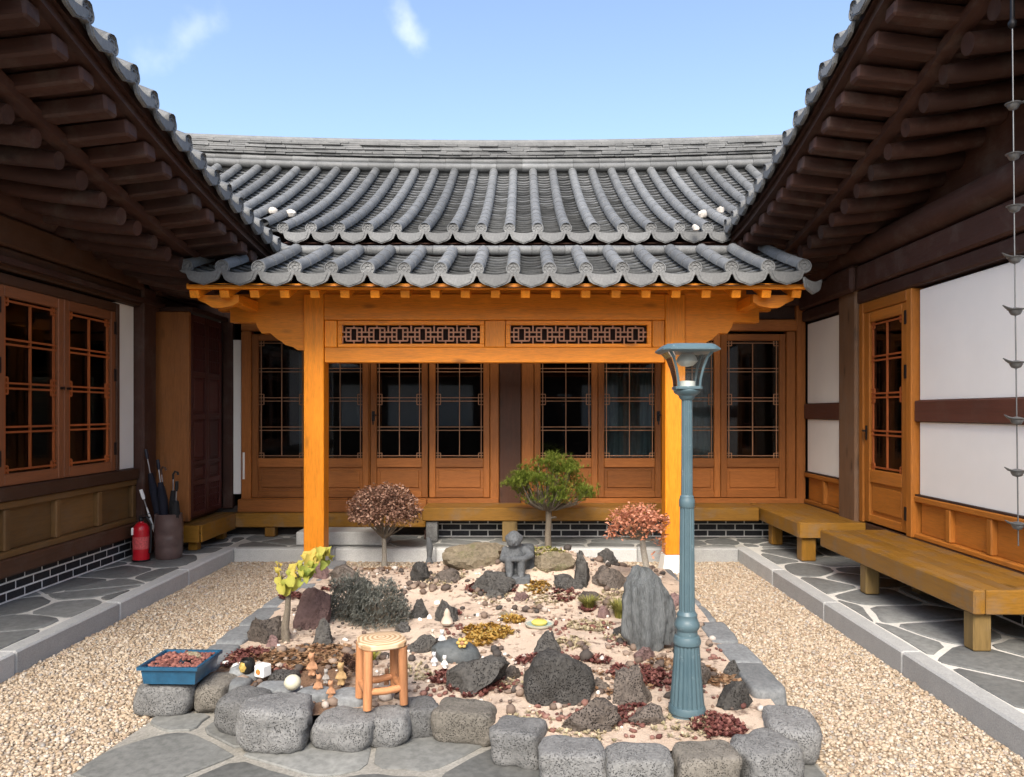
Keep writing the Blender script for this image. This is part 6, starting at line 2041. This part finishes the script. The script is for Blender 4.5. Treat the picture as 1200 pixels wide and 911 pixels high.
# pine cones
def cone(px, py, h, label, dz=.02):
    p = at(px, py); zb = p.z + dz; V = []; F = []
    r = np.random.default_rng(int(px))
    for i in range(60):
        t = i / 60; a = i * 2.4; rad = h * .42 * math.sin(math.pi * (.12 + .85 * t)) ; z = zb + h * t
        for _ in range(1):
            c = np.array([p.x, p.y, z]); d = np.array([math.cos(a), math.sin(a), .35]); s_ = np.array([-math.sin(a), math.cos(a), 0]) * h * .11
            b = len(V); V += [c + d * rad * .3 - s_ * .4, c + d * rad - s_, c + d * rad * 1.12 + np.array([0, 0, h * .04]), c + d * rad + s_, c + d * rad * .3 + s_ * .4]; F.append((b, b + 1, b + 2, b + 3, b + 4))
    o = soup('pine_cone', V, F, M_LITTER_D, None, None, org=(p.x, p.y, zb)); tag(o, label, 'pine cone')
M_LITTER_D = plain('cone_brown', (.09, .045, .03), .8)
cone(407, 786, .075, 'dark pine cone left of the wooden stool'); cone(414, 793, .065, 'dark pine cone touching the stool leg'); cone(404, 799, .055, 'small pine cone beside the ochre clay figurine')
# stacked pebbles and a yellow flower on the slab
small('cairn_stone', (516, 718, 531, 737), plain('beige_stone', (.50, .42, .34), .8), [(.8, 0), (1, .12), (.8, .35), (.5, .55), (.55, .65), (.3, .9), (.05, 1)], 'pointed beige pebble cairn on top of the dish-like slab', 'cairn', lift=.02)
def flower():
    p = at(541, 778); c = Vector((p.x, p.y + .04, p.z + .11)); root = empty('toy_flower', c, 'small yellow and orange flower ornament on the dish-like slab', 'ornament')
    for k_ in range(6):
        a = k_ * math.pi / 3; m = MB(Matrix.Translation(c + Vector((math.cos(a) * .022, -.005, math.sin(a) * .022)))); m.lathe([(.002, -.012), (.012, -.006), (.014, 0), (.012, .006), (.002, .012)], 8); m.build('petal', plain('yellow_petal', (.48, .34, .10), .6), root, smooth=True)
    m = MB(Matrix.Translation(c + Vector((0, -.012, 0)))); m.lathe([(.002, -.012), (.012, -.006), (.013, .004), (.002, .012)], 8); m.build('flower_centre', CLAY, root, smooth=True)
flower()
# shallow pale dish with a yellow float
p = at(632, 734); root = empty('water_dish', p, 'shallow pale dish holding a yellow float on open sand', 'dish')
m = MB(); m.lathe([(.08, 0), (.095, .010), (.098, .022), (.090, .022), (.084, .016), (.002, .012)], 24, p); m.build('dish', plain('pale_ceramic', (.44, .42, .34), .5), root, smooth=True)
m = MB(); m.lathe([(.002, .0165), (.085, .017), (.002, .0175)], 24, p); m.build('water', plain('pale_green_water', (.35, .45, .42), .05, .6), root, smooth=True)
m = MB(); m.lathe([(.002, .022), (.05, .022), (.055, .034), (.04, .046), (.002, .048)], 16, p + Vector((.0, -.02, 0))); m.build('float', plain('yellow_plastic', (.58, .50, .12), .5), root, smooth=True)
# dark bird-shaped garden ornament by the back kerb
def bird():
    p = at(503, 660); h = 30 / FPX * p.y
    def P(x, y, z): return (p.x + x * h, p.y + y * h, p.z + z * h)
    blob([[(P(0, 0, 0), h * .16), (P(0, 0, .18), h * .10), (P(.02, 0, .40), h * .12), (P(.02, -.02, .62), h * .15), (P(.0, -.03, .80), h * .12), (P(-.02, -.05, .92), h * .10)]], h * .05, 'garden_ornament', M_STATUE, tuple(p), 'narrow dark stone ornament standing before the back kerb', 'ornament')
bird()

# ------------------------------------------------------------------ rain chain at the right eave
def chain():
    Y = 3.96; k = Y / FPX; X = (1189 - VPX) * k
    z = lambda py: CAM_H + (VPY - py) * k
    root = empty('rain_chain', (X, Y, z(600)), 'rain chain of small grey lotus cups hanging from the eave by the white wall', 'rain chain')
    MM = plain('dull_pewter', (.13, .135, .14), .4, .5, .6)
    m = MB(); m.tube([(X - .012, Y, z(28)), (X, Y, z(300)), (X + .02, Y, z(640))], .0035, 6); m.build('chain', MM, root, smooth=True)
    m = MB(); m.lathe([(.012, 0), (.020, .012), (.022, .03), (.012, .045), (.010, .20)], 10, (X - .012, Y, z(33))); m.build('hook', M_IRON, root, smooth=True)
    for i, py in enumerate((123, 182, 243, 303, 364, 426, 492, 553, 615)):
        f = (py - 28) / 600; cx = X - .012 + .03 * f
        m = MB(); m.lathe([(.006, -.028), (.022, -.022), (.030, -.008), (.032, 0), (.040, .004), (.041, .008), (.028, .010), (.014, .014), (.004, .016)], 14, (cx, Y, z(py)))
        m.build('cup', MM, root, smooth=True, angle=40)
        a = (.3, 0, .1, 3.3, 3.0, 3.1, 2.9, 3.2, 3.1)[i]
        m = MB(); m.tube([(cx + math.cos(a) * .03, Y - .008, z(py) + .006), (cx + math.cos(a) * .055, Y - .012, z(py) + .012), (cx + math.cos(a) * .078, Y - .014, z(py) + .026)], [.011, .010, .003], 7, squash=.5); m.build('petal', MM, root, smooth=True)
chain()
# ------------------------------------------------------------------ string of bulbs under the left eave
def string():
    def P(px, py, Y): return Vector(((px - VPX) / FPX * Y, Y, CAM_H + (VPY - py) / FPX * Y))
    a, b = P(36, 142, 4.9), P(228, 292, 8.05)
    root = empty('string_light', a, 'thin wire with small clear bulbs strung under the dark left eave', 'string light')
    pts = []
    for i in range(25):
        t = i / 24; p = a.lerp(b, t); p.z -= .06 * 4 * t * (1 - t); pts.append(p)
    m = MB(); m.tube([P(22, 118, 4.85) + Vector((0, 0, .05)), P(25, 132, 4.87)] + pts, .0055, 6); m.build('wire', plain('pale_wire', (.35, .34, .36), .5), root, smooth=True)
    for t in (.0, .12, .30, .48, .66, .70, .84, .97):
        p = pts[int(t * 24)]
        m = MB(); m.lathe([(.010, 0), (.012, -.03), (.010, -.035)], 8, p); s_ = m.build('bulb_holder', M_IRON, root)
        m = MB(); m.lathe([(.009, -.034), (.020, -.055), (.022, -.07), (.014, -.088), (.002, -.092)], 10, p); m.build('bulb', plain('clear_bulb', (.62, .62, .64), .1, .6), root, smooth=True)
string()
